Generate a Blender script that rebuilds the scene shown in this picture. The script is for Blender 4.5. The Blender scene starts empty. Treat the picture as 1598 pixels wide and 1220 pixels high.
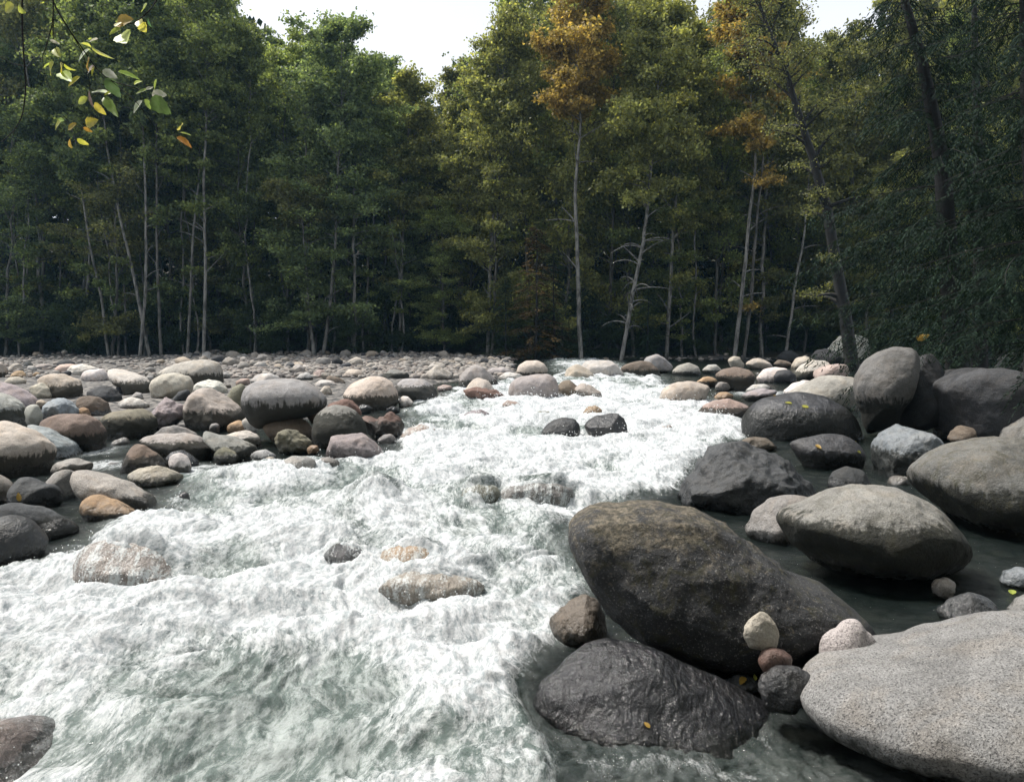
import bpy, bmesh, math, random
import numpy as np
from mathutils import Vector

S = bpy.context.scene
COL = S.collection
R_ = math.radians
# ------------------------------------------------------------------ camera
F, CX, CY, HOR = 1254.0, 799.0, 610.0, 530.0
CAMZ = 1.7
PITCH = math.atan((CY - HOR) / F)
cd = bpy.data.cameras.new('camera')
cam = bpy.data.objects.new('camera', cd); COL.objects.link(cam)
cam.location = (0, 0, CAMZ)
cam.rotation_euler = (math.pi / 2 - PITCH, 0, 0)
cd.sensor_width = 36.0
cd.lens = 36.0 * F / 1598.0
cd.clip_start = 0.05; cd.clip_end = 2000
S.camera = cam
# ------------------------------------------------------------------ sky and sun
SUN_EL, SUN_AZ = R_(58), R_(-62)
CLOUD = 5.6          # azimuth measured from +Y towards +X
w = bpy.data.worlds.new('World'); S.world = w; w.use_nodes = True
nt = w.node_tree; nt.nodes.clear()
sky = nt.nodes.new('ShaderNodeTexSky'); sky.sky_type = 'NISHITA'; sky.sun_disc = False
sky.sun_elevation = SUN_EL; sky.sun_rotation = SUN_AZ
sky.air_density = 1.3; sky.dust_density = 6.0; sky.ozone_density = 1.0
hs = nt.nodes.new('ShaderNodeHueSaturation'); hs.inputs['Saturation'].default_value = 1.0
bg = nt.nodes.new('ShaderNodeBackground'); bg.inputs['Strength'].default_value = 0.10
wo = nt.nodes.new('ShaderNodeOutputWorld')
# overcast: a veil of cloud, brightest overhead and around the sun
tcw = nt.nodes.new('ShaderNodeTexCoord'); sp_ = nt.nodes.new('ShaderNodeSeparateXYZ'); nt.links.new(tcw.outputs['Generated'], sp_.inputs[0])
def wm(op, a, b, clamp=False):
    n = nt.nodes.new('ShaderNodeMath'); n.operation = op; n.use_clamp = clamp
    for i, v in enumerate((a, b)):
        if isinstance(v, (int, float)): n.inputs[i].default_value = v
        else: nt.links.new(v, n.inputs[i])
    return n.outputs[0]
dt = nt.nodes.new('ShaderNodeVectorMath'); dt.operation = 'DOT_PRODUCT'; nt.links.new(tcw.outputs['Generated'], dt.inputs[0])
dt.inputs[1].default_value = (math.sin(SUN_AZ) * math.cos(SUN_EL), math.cos(SUN_AZ) * math.cos(SUN_EL), math.sin(SUN_EL))
glow = wm('POWER', wm('MAXIMUM', dt.outputs['Value'], 0.0), 3.0)
cn = nt.nodes.new('ShaderNodeTexNoise'); cn.inputs['Scale'].default_value = 2.2; cn.inputs['Detail'].default_value = 5; nt.links.new(tcw.outputs['Generated'], cn.inputs['Vector'])
lum = wm('ADD', wm('MULTIPLY', wm('MAXIMUM', sp_.outputs['Z'], 0.0), CLOUD * 0.60), wm('MULTIPLY', glow, CLOUD * 0.55))
low = wm('POWER', wm('SUBTRACT', 1.0, wm('MAXIMUM', sp_.outputs['Z'], 0.0)), 3.0)
lum = wm('ADD', lum, wm('MULTIPLY', low, 9.0))
lum = wm('MULTIPLY', wm('ADD', lum, CLOUD * 0.40), wm('ADD', wm('MULTIPLY', cn.outputs['Fac'], 0.5), 0.75))
cc_ = nt.nodes.new('ShaderNodeCombineColor')
for i, k in enumerate((0.96, 0.985, 1.03)): nt.links.new(wm('MULTIPLY', lum, k), cc_.inputs[i])
cx_ = nt.nodes.new('ShaderNodeMix'); cx_.data_type = 'RGBA'; cx_.inputs[0].default_value = 0.88; nt.links.new(cc_.outputs[0], cx_.inputs[7])
nt.links.new(sky.outputs[0], hs.inputs['Color']); nt.links.new(hs.outputs[0], cx_.inputs[6]); nt.links.new(cx_.outputs[2], bg.inputs[0]); nt.links.new(bg.outputs[0], wo.inputs[0])
sl = bpy.data.lights.new('sun', 'SUN'); sl.energy = 3.6; sl.angle = R_(8); sl.color = (1.0, 0.95, 0.88)
so = bpy.data.objects.new('sun', sl); COL.objects.link(so)
sd = Vector((math.sin(SUN_AZ) * math.cos(SUN_EL), math.cos(SUN_AZ) * math.cos(SUN_EL), math.sin(SUN_EL)))
so.rotation_euler = sd.to_track_quat('Z', 'Y').to_euler()
S.view_settings.view_transform = 'Standard'; S.view_settings.look = 'None'
S.view_settings.exposure = 0.85; S.view_settings.gamma = 1
S.cycles.max_bounces = 6; S.cycles.diffuse_bounces = 3; S.cycles.glossy_bounces = 3
S.cycles.transmission_bounces = 4; S.cycles.transparent_max_bounces = 8
S.cycles.use_denoising = True
S.cycles.caustics_reflective = False; S.cycles.caustics_refractive = False

SLOPE = 0.014
def ray(px, py):
    cx = (px - CX) / F; cz = -(py - CY) / F
    return cx, math.cos(PITCH) + math.sin(PITCH) * cz, -math.sin(PITCH) + math.cos(PITCH) * cz
def at(px, py, Y):
    a, b, c = ray(px, py); t = Y / b
    return Vector((a * t, Y, CAMZ + c * t))
def gY(py):                                  # depth at which the sloping river plane meets this row
    a, b, c = ray(CX, py)
    t = -CAMZ / (c - SLOPE * b)
    return t * b
# ------------------------------------------------------------------ noise
def _h(ix, iy, iz, seed):
    h = (ix * 374761393 + iy * 668265263 + iz * 2147483647 + seed * 1442695041) & 0xFFFFFFFF
    h = ((h ^ (h >> 13)) * 1274126177) & 0xFFFFFFFF
    h = ((h ^ (h >> 16)) * 2246822519) & 0xFFFFFFFF
    return h ^ (h >> 15)
def noise3(P, seed=0):
    P = np.asarray(P, dtype=np.float64)
    i = np.floor(P).astype(np.int64); f = P - i
    u = f * f * f * (f * (f * 6 - 15) + 10)
    out = np.zeros(len(P))
    for dx in (0, 1):
        wx = u[:, 0] if dx else 1 - u[:, 0]
        for dy in (0, 1):
            wy = u[:, 1] if dy else 1 - u[:, 1]
            for dz in (0, 1):
                wz = u[:, 2] if dz else 1 - u[:, 2]
                h = _h(i[:, 0] + dx, i[:, 1] + dy, i[:, 2] + dz, seed)
                gx = (h & 1023) / 511.5 - 1; gy = ((h >> 10) & 1023) / 511.5 - 1; gz = ((h >> 20) & 1023) / 511.5 - 1
                out += wx * wy * wz * (gx * (f[:, 0] - dx) + gy * (f[:, 1] - dy) + gz * (f[:, 2] - dz))
    return out
def noise2(x, y, seed=0):
    ix = np.floor(x).astype(np.int64); iy = np.floor(y).astype(np.int64)
    fx = x - ix; fy = y - iy
    ux = fx * fx * fx * (fx * (fx * 6 - 15) + 10); uy = fy * fy * fy * (fy * (fy * 6 - 15) + 10)
    out = np.zeros_like(x)
    for dx in (0, 1):
        wx = ux if dx else 1 - ux
        for dy in (0, 1):
            wy = uy if dy else 1 - uy
            h = _h(ix + dx, iy + dy, 0, seed)
            an = (h & 65535) / 65535.0 * 2 * math.pi
            out += wx * wy * (np.cos(an) * (fx - dx) + np.sin(an) * (fy - dy))
    return out * 1.4
def fbm3(P, octv=4, seed=0, gain=0.5):
    o = 0; a = 1
    P = np.asarray(P)
    for k in range(octv):
        o = o + a * noise3(P * (2.03 ** k) + k * 17.3, seed + k); a *= gain
    return o
def fbm2(x, y, octv=4, seed=0, gain=0.5):
    o = 0; a = 1
    for k in range(octv):
        s = 2.03 ** k
        o = o + a * noise2(x * s + k * 7.7, y * s + k * 3.1, seed + k); a *= gain
    return o
# ------------------------------------------------------------------ mesh helpers
def mk(name, V, Fc, mat=None, smooth=True, parent=None, fattr=None, vattr=None, link=True):
    V = np.asarray(V, dtype=np.float32); Fc = np.asarray(Fc, dtype=np.int32)
    me = bpy.data.meshes.new(name)
    n, k = Fc.shape
    me.vertices.add(len(V)); me.vertices.foreach_set('co', V.ravel())
    me.loops.add(n * k); me.loops.foreach_set('vertex_index', Fc.ravel())
    me.polygons.add(n)
    me.polygons.foreach_set('loop_start', np.arange(0, n * k, k, dtype=np.int32))
    me.polygons.foreach_set('loop_total', np.full(n, k, dtype=np.int32))
    me.polygons.foreach_set('use_smooth', np.full(n, smooth, dtype=bool))
    me.update(calc_edges=True)
    for d, dom in ((fattr, 'FACE'), (vattr, 'POINT')):
        if d:
            for key, arr in d.items():
                at_ = me.attributes.new(key, 'FLOAT', dom); at_.data.foreach_set('value', np.asarray(arr, dtype=np.float32))
    if mat: me.materials.append(mat)
    if not link: return me
    return ob(name, me, parent)
def ob(name, me, parent=None):
    o = bpy.data.objects.new(name, me); COL.objects.link(o)
    if parent: o.parent = parent
    return o
def empty(name, loc=(0, 0, 0)):
    o = bpy.data.objects.new(name, None); COL.objects.link(o); o.location = loc
    o.empty_display_size = 0.2
    return o
def tag(o, label=None, cat=None, group=None, kind=None):
    if label: o['label'] = label
    if cat: o['category'] = cat
    if group: o['group'] = group
    if kind: o['kind'] = kind
    return o
class Buf:
    def __init__(s): s.V = []; s.F = []; s.n = 0; s.A = []
    def add(s, V, Fc, a=None):
        V = np.asarray(V, dtype=np.float64); Fc = np.asarray(Fc, dtype=np.int64)
        s.V.append(V); s.F.append(Fc + s.n); s.n += len(V)
        if a is not None: s.A.append(a)
    def arr(s): return np.concatenate(s.V), np.concatenate(s.F)
def tube(buf, pts, rads, k=5):
    pts = np.asarray(pts, dtype=np.float64); n = len(pts)
    T = np.gradient(pts, axis=0); T /= np.linalg.norm(T, axis=1)[:, None] + 1e-9
    ref = np.array([0.31, 0.95, 0.0]) if abs(T[0, 2]) > 0.7 else np.array([0, 0, 1.0])
    A = np.cross(T, ref); A /= np.linalg.norm(A, axis=1)[:, None] + 1e-9
    B = np.cross(T, A)
    an = np.arange(k) * 2 * math.pi / k
    ring = pts[:, None, :] + np.asarray(rads)[:, None, None] * (np.cos(an)[None, :, None] * A[:, None, :] + np.sin(an)[None, :, None] * B[:, None, :])
    V = ring.reshape(-1, 3)
    i = np.arange(n - 1)[:, None] * k; j = np.arange(k)[None, :]; j2 = (j + 1) % k
    Fc = np.stack([i + j, i + j2, i + k + j2, i + k + j], -1).reshape(-1, 4)
    buf.add(V, Fc)
# ------------------------------------------------------------------ materials
def newmat(name):
    m = bpy.data.materials.new(name); m.use_nodes = True
    t = m.node_tree; t.nodes.clear()
    o = t.nodes.new('ShaderNodeOutputMaterial')
    return m, t, o
def N(t, typ, **kw):
    n = t.nodes.new(typ)
    for k, v in kw.items():
        if k in ('operation', 'blend_type', 'data_type', 'attribute_type', 'attribute_name', 'feature', 'noise_dimensions', 'clamp', 'use_clamp', 'distance', 'noise_type', 'interpolation_type', 'clamp_factor'):
            setattr(n, k, v)
    return n
def val(t, x):
    if isinstance(x, (int, float)):
        n = t.nodes.new('ShaderNodeValue'); n.outputs[0].default_value = x; return n.outputs[0]
    return x
def M(t, op, a, b=None, c=None, clamp=False):
    n = t.nodes.new('ShaderNodeMath'); n.operation = op; n.use_clamp = clamp
    for i, v in enumerate((a, b, c)):
        if v is None: continue
        if isinstance(v, (int, float)): n.inputs[i].default_value = v
        else: t.links.new(v, n.inputs[i])
    return n.outputs[0]
def ramp(t, x, a, b, lo=0.0, hi=1.0):
    n = t.nodes.new('ShaderNodeMapRange'); n.interpolation_type = 'SMOOTHSTEP'
    n.inputs['From Min'].default_value = a; n.inputs['From Max'].default_value = b
    n.inputs['To Min'].default_value = lo; n.inputs['To Max'].default_value = hi
    t.links.new(x, n.inputs['Value']); return n.outputs[0]
def mixc(t, f, a, b, mode='MIX'):
    n = t.nodes.new('ShaderNodeMix'); n.data_type = 'RGBA'; n.blend_type = mode; n.clamp_factor = True
    if isinstance(f, (int, float)): n.inputs[0].default_value = f
    else: t.links.new(f, n.inputs[0])
    for v, s in ((a, 6), (b, 7)):
        if isinstance(v, tuple): n.inputs[s].default_value = (*v[:3], 1)
        else: t.links.new(v, n.inputs[s])
    return n.outputs[2]
def tex(t, vec, scale, detail=4, rough=0.55, dist=0.0):
    n = t.nodes.new('ShaderNodeTexNoise'); n.inputs['Scale'].default_value = scale
    n.inputs['Detail'].default_value = detail; n.inputs['Roughness'].default_value = rough
    n.inputs['Distortion'].default_value = dist
    if vec is not None: t.links.new(vec, n.inputs['Vector'])
    return n.outputs['Fac']
def oattr(t, name):
    n = t.nodes.new('ShaderNodeAttribute'); n.attribute_type = 'OBJECT'; n.attribute_name = name; return n.outputs['Fac']
def gattr(t, name):
    n = t.nodes.new('ShaderNodeAttribute'); n.attribute_type = 'GEOMETRY'; n.attribute_name = name; return n.outputs['Fac']
def mapping(t, vec, scale=(1, 1, 1), rot=(0, 0, 0)):
    n = t.nodes.new('ShaderNodeMapping'); n.inputs['Scale'].default_value = scale; n.inputs['Rotation'].default_value = rot
    t.links.new(vec, n.inputs['Vector']); return n.outputs[0]
def bump(t, h, strength, dist, prev=None):
    n = t.nodes.new('ShaderNodeBump'); n.inputs['Strength'].default_value = strength; n.inputs['Distance'].default_value = dist
    t.links.new(h, n.inputs['Height'])
    if prev is not None: t.links.new(prev, n.inputs['Normal'])
    return n.outputs[0]
def setin(t, n, name, v):
    s = n.inputs[name]
    if isinstance(v, (int, float)): s.default_value = v
    elif isinstance(v, tuple): s.default_value = (*v[:3], 1)
    else: t.links.new(v, s)

def rock_material():
    m, t, o = newmat('river_rock')
    tc = t.nodes.new('ShaderNodeTexCoord'); g = t.nodes.new('ShaderNodeNewGeometry')
    oi = t.nodes.new('ShaderNodeObjectInfo')
    off = t.nodes.new('ShaderNodeVectorMath'); off.operation = 'ADD'
    sc = t.nodes.new('ShaderNodeVectorMath'); sc.operation = 'SCALE'; sc.inputs[0].default_value = (37, 91, 53)
    t.links.new(oi.outputs['Random'], sc.inputs['Scale'])
    t.links.new(g.outputs['Position'], off.inputs[0]); t.links.new(sc.outputs[0], off.inputs[1])
    P = off.outputs[0]
    sep = t.nodes.new('ShaderNodeSeparateXYZ'); t.links.new(g.outputs['Position'], sep.inputs[0])
    hw = M(t, 'SUBTRACT', sep.outputs['Z'], M(t, 'MULTIPLY', sep.outputs['Y'], SLOPE))
    wet = oattr(t, 'wet'); speck = oattr(t, 'speck'); moss = oattr(t, 'moss'); stain_shade = oattr(t, 'stain_shade')
    col = oi.outputs['Color']
    pit_ = ramp(t, tex(t, P, 34, 6, 0.75), 0.42, 0.62)
    big = tex(t, P, 2.2, 5, 0.6, 0.6)
    mid = tex(t, P, 11, 6, 0.65, 0.3)
    fine = tex(t, P, 70, 5, 0.7)
    grain = tex(t, P, 125, 3, 0.7)
    b = M(t, 'ADD', M(t, 'MULTIPLY', M(t, 'SUBTRACT', big, 0.5), 1.1), M(t, 'MULTIPLY', M(t, 'SUBTRACT', mid, 0.5), 0.9))
    b = M(t, 'ADD', b, M(t, 'MULTIPLY', M(t, 'SUBTRACT', fine, 0.5), 1.1))
    b = M(t, 'ADD', b, 1.0)
    comb = t.nodes.new('ShaderNodeCombineColor')
    for i in range(3): t.links.new(b, comb.inputs[i])
    c = mixc(t, 1.0, col, comb.outputs[0], 'MULTIPLY')
    # warm and cool mineral patches
    hue = ramp(t, tex(t, P, 3.5, 4, 0.6, 1.0), 0.45, 0.68)
    c = mixc(t, M(t, 'MULTIPLY', hue, 0.22), c, mixc(t, 1.0, c, (1.18, 0.94, 0.68), 'MULTIPLY'))
    # salt and pepper grains
    dk = ramp(t, grain, 0.52, 0.60)
    c = mixc(t, M(t, 'MULTIPLY', M(t, 'MULTIPLY', dk, speck), 0.78), c, (0.035, 0.034, 0.036))
    lt = ramp(t, tex(t, P, 95, 3, 0.6), 0.58, 0.66)
    c = mixc(t, M(t, 'MULTIPLY', M(t, 'MULTIPLY', lt, speck), 0.3), c, (0.62, 0.60, 0.58))
    # algae and water stain plus painted shade on lower fronts, ragged dripping upper edge
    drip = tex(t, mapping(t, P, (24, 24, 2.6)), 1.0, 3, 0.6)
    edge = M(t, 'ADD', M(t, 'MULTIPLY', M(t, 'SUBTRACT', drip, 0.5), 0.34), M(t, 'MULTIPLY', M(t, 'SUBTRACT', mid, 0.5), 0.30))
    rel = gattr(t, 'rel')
    tl = M(t, 'SUBTRACT', stain_shade, M(t, 'ADD', rel, edge))
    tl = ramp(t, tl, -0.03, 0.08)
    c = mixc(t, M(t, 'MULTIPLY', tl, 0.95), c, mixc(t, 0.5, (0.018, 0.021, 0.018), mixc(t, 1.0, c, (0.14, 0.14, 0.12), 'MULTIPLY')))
    # moss / lichen patches
    mp = ramp(t, tex(t, P, 9, 6, 0.7, 0.8), 0.50, 0.62)
    c = mixc(t, M(t, 'MULTIPLY', M(t, 'MULTIPLY', mp, moss), 0.75), c, (0.050, 0.047, 0.022))
    lp = ramp(t, tex(t, P, 17, 6, 0.75, 0.5), 0.58, 0.70)
    c = mixc(t, M(t, 'MULTIPLY', M(t, 'MULTIPLY', lp, moss), 0.45), c, (0.30, 0.25, 0.17))
    lich = oattr(t, 'lich')
    lm = ramp(t, M(t, 'ADD', M(t, 'MULTIPLY', tex(t, P, 6.5, 7, 0.78, 0.6), 1.5), M(t, 'MULTIPLY', rel, 0.80)), 1.26, 1.58)
    c = mixc(t, M(t, 'MULTIPLY', M(t, 'MULTIPLY', lm, lich), 0.8), c, mixc(t, pit_, (0.07, 0.062, 0.042), (0.25, 0.21, 0.155)))
    # wet
    splash = ramp(t, M(t, 'ADD', hw, M(t, 'MULTIPLY', M(t, 'SUBTRACT', mid, 0.5), 0.3)), 0.02, 0.16, 1.0, 0.0)
    wt = M(t, 'MAXIMUM', wet, splash)
    c = mixc(t, M(t, 'MULTIPLY', wt, 0.62), c, mixc(t, 1.0, c, (0.20, 0.21, 0.22), 'MULTIPLY'))
    veil = oattr(t, 'veil')
    vn = M(t, 'ADD', tex(t, mapping(t, P, (16, 5, 4), (0, 0.25, 0)), 1.0, 6, 0.75, 0.3), M(t, 'MULTIPLY', M(t, 'SUBTRACT', fine, 0.5), 0.5))
    vm = M(t, 'MULTIPLY', ramp(t, vn, 0.46, 0.62), veil)
    c = mixc(t, M(t, 'MULTIPLY', vm, 0.85), c, (0.56, 0.59, 0.59))
    p = t.nodes.new('ShaderNodeBsdfPrincipled')
    setin(t, p, 'Base Color', c)
    rg = M(t, 'ADD', M(t, 'MULTIPLY', fine, 0.25), M(t, 'MULTIPLY', wt, -0.72)); rg = M(t, 'ADD', rg, 0.72, clamp=True)
    setin(t, p, 'Roughness', rg)
    setin(t, p, 'Specular IOR Level', M(t, 'ADD', M(t, 'MULTIPLY', wt, 0.2), 0.3))
    dry = M(t, 'SUBTRACT', 1.0, M(t, 'MULTIPLY', wt, 0.88))
    n0_ = bump(t, tex(t, mapping(t, P, (22, 10, 10)), 1.0, 3, 0.6, 0.6), 0.0, 0.03); lnk = n0_.node; t.links.new(M(t, 'MULTIPLY', wt, 0.7), lnk.inputs['Strength'])
    n1 = bump(t, mid, 0.5, 0.06, n0_); n2 = bump(t, fine, 0.7, 0.012, n1); n3 = bump(t, grain, 0.7, 0.005, n2)
    for q_ in (n2, n3): t.links.new(M(t, 'MULTIPLY', dry, 0.7), q_.node.inputs['Strength'])
    pit = tex(t, P, 28, 6, 0.75); n4 = bump(t, pit, 0.45, 0.02, n3)
    setin(t, p, 'Normal', n4)
    t.links.new(p.outputs[0], o.inputs[0])
    return m
ROCK = rock_material()

def leaf_material(name, trans=0.55, rough=0.55, spread=0.5, spec=0.3):
    m, t, o = newmat(name)
    oi = t.nodes.new('ShaderNodeObjectInfo'); r = gattr(t, 'rnd')
    r2 = gattr(t, 'clump')
    k = M(t, 'ADD', M(t, 'MULTIPLY', r, spread * 1.5), 1 - spread * 0.75)
    k = M(t, 'MULTIPLY', k, M(t, 'ADD', M(t, 'MULTIPLY', r2, 0.7), 0.65))
    comb = t.nodes.new('ShaderNodeCombineColor')
    for i in range(3): t.links.new(k, comb.inputs[i])
    c = mixc(t, 1.0, oi.outputs['Color'], comb.outputs[0], 'MULTIPLY')
    yel = ramp(t, r, 0.80, 1.0)
    c = mixc(t, M(t, 'MULTIPLY', yel, 0.6), c, mixc(t, 1.0, c, (1.7, 1.45, 0.8), 'MULTIPLY'))
    p = t.nodes.new('ShaderNodeBsdfPrincipled'); setin(t, p, 'Base Color', c); setin(t, p, 'Roughness', rough)
    setin(t, p, 'Specular IOR Level', spec)
    tr = t.nodes.new('ShaderNodeBsdfTranslucent'); t.links.new(mixc(t, 1.0, c, (1.25, 1.25, 0.7), 'MULTIPLY'), tr.inputs[0])
    mx = t.nodes.new('ShaderNodeMixShader'); mx.inputs[0].default_value = trans
    t.links.new(p.outputs[0], mx.inputs[1]); t.links.new(tr.outputs[0], mx.inputs[2]); t.links.new(mx.outputs[0], o.inputs[0])
    return m
LEAF = leaf_material('alder_leaf')
NEEDLE = leaf_material('cedar_spray', 0.2, 0.7, 0.5, 0.08)
def bark_material(name, c1, c2):
    m, t, o = newmat(name)
    tc = t.nodes.new('ShaderNodeTexCoord'); P = tc.outputs['Object']
    a = ramp(t, tex(t, mapping(t, P, (5, 5, 1.6)), 1.2, 5, 0.7), 0.42, 0.62)
    a2 = ramp(t, tex(t, mapping(t, P, (3, 3, 9)), 2.0, 3, 0.7), 0.5, 0.7)
    c = mixc(t, a, c1, c2); c = mixc(t, M(t, 'MULTIPLY', a2, 0.5), c, c2)
    p = t.nodes.new('ShaderNodeBsdfPrincipled'); setin(t, p, 'Base Color', c); setin(t, p, 'Roughness', 0.85)
    setin(t, p, 'Normal', bump(t, tex(t, mapping(t, P, (20, 20, 5)), 1, 4, 0.7), 0.6, 0.03))
    t.links.new(p.outputs[0], o.inputs[0]); return m
BARK_P = bark_material('pale_alder_bark', (0.20, 0.195, 0.18), (0.05, 0.05, 0.045))
BARK_G = bark_material('grey_alder_bark', (0.11, 0.105, 0.095), (0.03, 0.03, 0.026))
BARK_D = bark_material('dark_wet_bark', (0.011, 0.010, 0.009), (0.004, 0.004, 0.004))

def ground_material():
    m, t, o = newmat('stony_ground')
    g = t.nodes.new('ShaderNodeNewGeometry'); P = g.outputs['Position']
    sep = t.nodes.new('ShaderNodeSeparateXYZ'); t.links.new(P, sep.inputs[0])
    vo = t.nodes.new('ShaderNodeTexVoronoi'); vo.inputs['Scale'].default_value = 7; t.links.new(P, vo.inputs['Vector'])
    s2 = t.nodes.new('ShaderNodeSeparateColor'); t.links.new(vo.outputs['Color'], s2.inputs[0])
    c = mixc(t, s2.outputs[0], (0.09, 0.088, 0.085), (0.22, 0.20, 0.18))
    c = mixc(t, ramp(t, vo.outputs['Distance'], 0.35, 0.75), c, (0.03, 0.03, 0.03))
    soil = mixc(t, ramp(t, tex(t, P, 1.5, 6, 0.7), 0.4, 0.65), (0.022, 0.018, 0.012), (0.03, 0.036, 0.014))
    f = gattr(t, 'forest')
    c = mixc(t, f, c, soil)
    p = t.nodes.new('ShaderNodeBsdfPrincipled'); setin(t, p, 'Base Color', c); setin(t, p, 'Roughness', 0.9)
    n1 = bump(t, vo.outputs['Distance'], 0.8, 0.05)
    nn = t.nodes['Bump']; nn.invert = True
    setin(t, p, 'Normal', bump(t, tex(t, P, 12, 5, 0.7), 0.5, 0.04, n1))
    t.links.new(p.outputs[0], o.inputs[0]); return m
GROUND = ground_material()

def water_material():
    m, t, o = newmat('rushing_water')
    g = t.nodes.new('ShaderNodeNewGeometry'); P = g.outputs['Position']
    foam = gattr(t, 'foam'); aer = gattr(t, 'aer'); thin = gattr(t, 'thin')
    fr = (0, 0, R_(14))
    warp = tex(t, P, 1.3, 3, 0.5)
    wv = t.nodes.new('ShaderNodeVectorMath'); wv.operation = 'ADD'
    wc = t.nodes.new('ShaderNodeCombineXYZ'); t.links.new(M(t, 'MULTIPLY', warp, 0.5), wc.inputs[0])
    t.links.new(P, wv.inputs[0]); t.links.new(wc.outputs[0], wv.inputs[1]); Q = wv.outputs[0]
    s1 = tex(t, mapping(t, Q, (9, 2.4, 9), fr), 1.0, 7, 0.76, 0.0)
    s2 = tex(t, mapping(t, Q, (34, 12, 34), fr), 1.0, 6, 0.78, 0.0)
    s3 = tex(t, mapping(t, Q, (75, 48, 75), fr), 1.0, 4, 0.7)
    s4 = tex(t, mapping(t, Q, (210, 130, 210), fr), 1.0, 3, 0.7)
    dens = M(t, 'ADD', foam, M(t, 'MULTIPLY', M(t, 'SUBTRACT', s1, 0.5), 1.15))
    dens = M(t, 'ADD', dens, M(t, 'MULTIPLY', M(t, 'SUBTRACT', s2, 0.5), 0.75))
    dens = M(t, 'ADD', dens, M(t, 'MULTIPLY', M(t, 'SUBTRACT', s3, 0.5), 0.4))
    dens = M(t, 'ADD', dens, M(t, 'MULTIPLY', M(t, 'SUBTRACT', s4, 0.5), 0.35))
    ff = ramp(t, dens, 0.22, 0.80)
    ff = M(t, 'MULTIPLY', ff, ramp(t, foam, 0.02, 0.2))
    green = mixc(t, ramp(t, M(t, 'ADD', s1, M(t, 'MULTIPLY', M(t, 'SUBTRACT', s2, 0.5), 0.8)), 0.38, 0.62), (0.10, 0.13, 0.12), (0.34, 0.375, 0.365))
    l1 = M(t, 'ABSOLUTE', M(t, 'SUBTRACT', tex(t, mapping(t, Q, (6, 13, 8), (0, 0, R_(24))), 1.0, 5, 0.72, 0.4), 0.5))
    l2 = M(t, 'ABSOLUTE', M(t, 'SUBTRACT', tex(t, mapping(t, Q, (20, 38, 20), (0, 0, R_(-10))), 1.0, 3, 0.6, 0.3), 0.5))
    lines = M(t, 'MAXIMUM', ramp(t, l1, 0.0, 0.022, 1, 0), M(t, 'MULTIPLY', ramp(t, l2, 0.0, 0.03, 1, 0), 0.6))
    lines = M(t, 'MULTIPLY', lines, ramp(t, tex(t, P, 1.6, 3, 0.6), 0.42, 0.62))
    green = mixc(t, M(t, 'MULTIPLY', lines, 0.75), green, (0.045, 0.065, 0.058))
    deep = (0.010, 0.015, 0.014)
    c = mixc(t, aer, deep, green)
    foamc = mixc(t, ramp(t, s2, 0.38, 0.6), (0.30, 0.335, 0.35), (0.59, 0.60, 0.61))
    c = mixc(t, ff, c, foamc)
    p = t.nodes.new('ShaderNodeBsdfPrincipled')
    setin(t, p, 'Base Color', c)
    setin(t, p, 'Roughness', ramp(t, ff, 0, 1, 0.10, 0.6))
    setin(t, p, 'IOR', 1.33); setin(t, p, 'Specular IOR Level', 0.5)
    n1 = bump(t, M(t, 'ADD', s1, M(t, 'MULTIPLY', l1, 0.8)), 0.5, 0.035); n2 = bump(t, s2, 0.42, 0.012, n1); n3 = bump(t, s3, 0.7, 0.008, n2); n3 = bump(t, s4, 0.6, 0.004, n3)
    setin(t, p, 'Normal', n3)
    tr = t.nodes.new('ShaderNodeBsdfTransparent'); tr.inputs[0].default_value = (0.72, 0.78, 0.70, 1)
    gl = t.nodes.new('ShaderNodeBsdfGlossy'); gl.inputs['Roughness'].default_value = 0.05; t.links.new(n3, gl.inputs['Normal'])
    fz = t.nodes.new('ShaderNodeFresnel'); fz.inputs[0].default_value = 1.33; t.links.new(n3, fz.inputs['Normal'])
    mx0 = t.nodes.new('ShaderNodeMixShader'); t.links.new(M(t, 'MINIMUM', fz.outputs[0], 0.6), mx0.inputs[0])
    t.links.new(tr.outputs[0], mx0.inputs[1]); t.links.new(gl.outputs[0], mx0.inputs[2])
    mx = t.nodes.new('ShaderNodeMixShader')
    tf = M(t, 'MULTIPLY', thin, M(t, 'SUBTRACT', 1.0, ff))
    t.links.new(tf, mx.inputs[0]); t.links.new(p.outputs[0], mx.inputs[1]); t.links.new(mx0.outputs[0], mx.inputs[2])
    t.links.new(mx.outputs[0], o.inputs[0]); return m
WATER = water_material()
def simple_mat(name, c, rough=0.6):
    m, t, o = newmat(name)
    p = t.nodes.new('ShaderNodeBsdfPrincipled')
    g = t.nodes.new('ShaderNodeNewGeometry')
    n = tex(t, g.outputs['Position'], 60, 4, 0.6)
    cc = mixc(t, ramp(t, n, 0.35, 0.65), tuple(v * 0.75 for v in c), tuple(min(1, v * 1.2) for v in c))
    setin(t, p, 'Base Color', cc); setin(t, p, 'Roughness', rough)
    t.links.new(p.outputs[0], o.inputs[0]); return m
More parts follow.
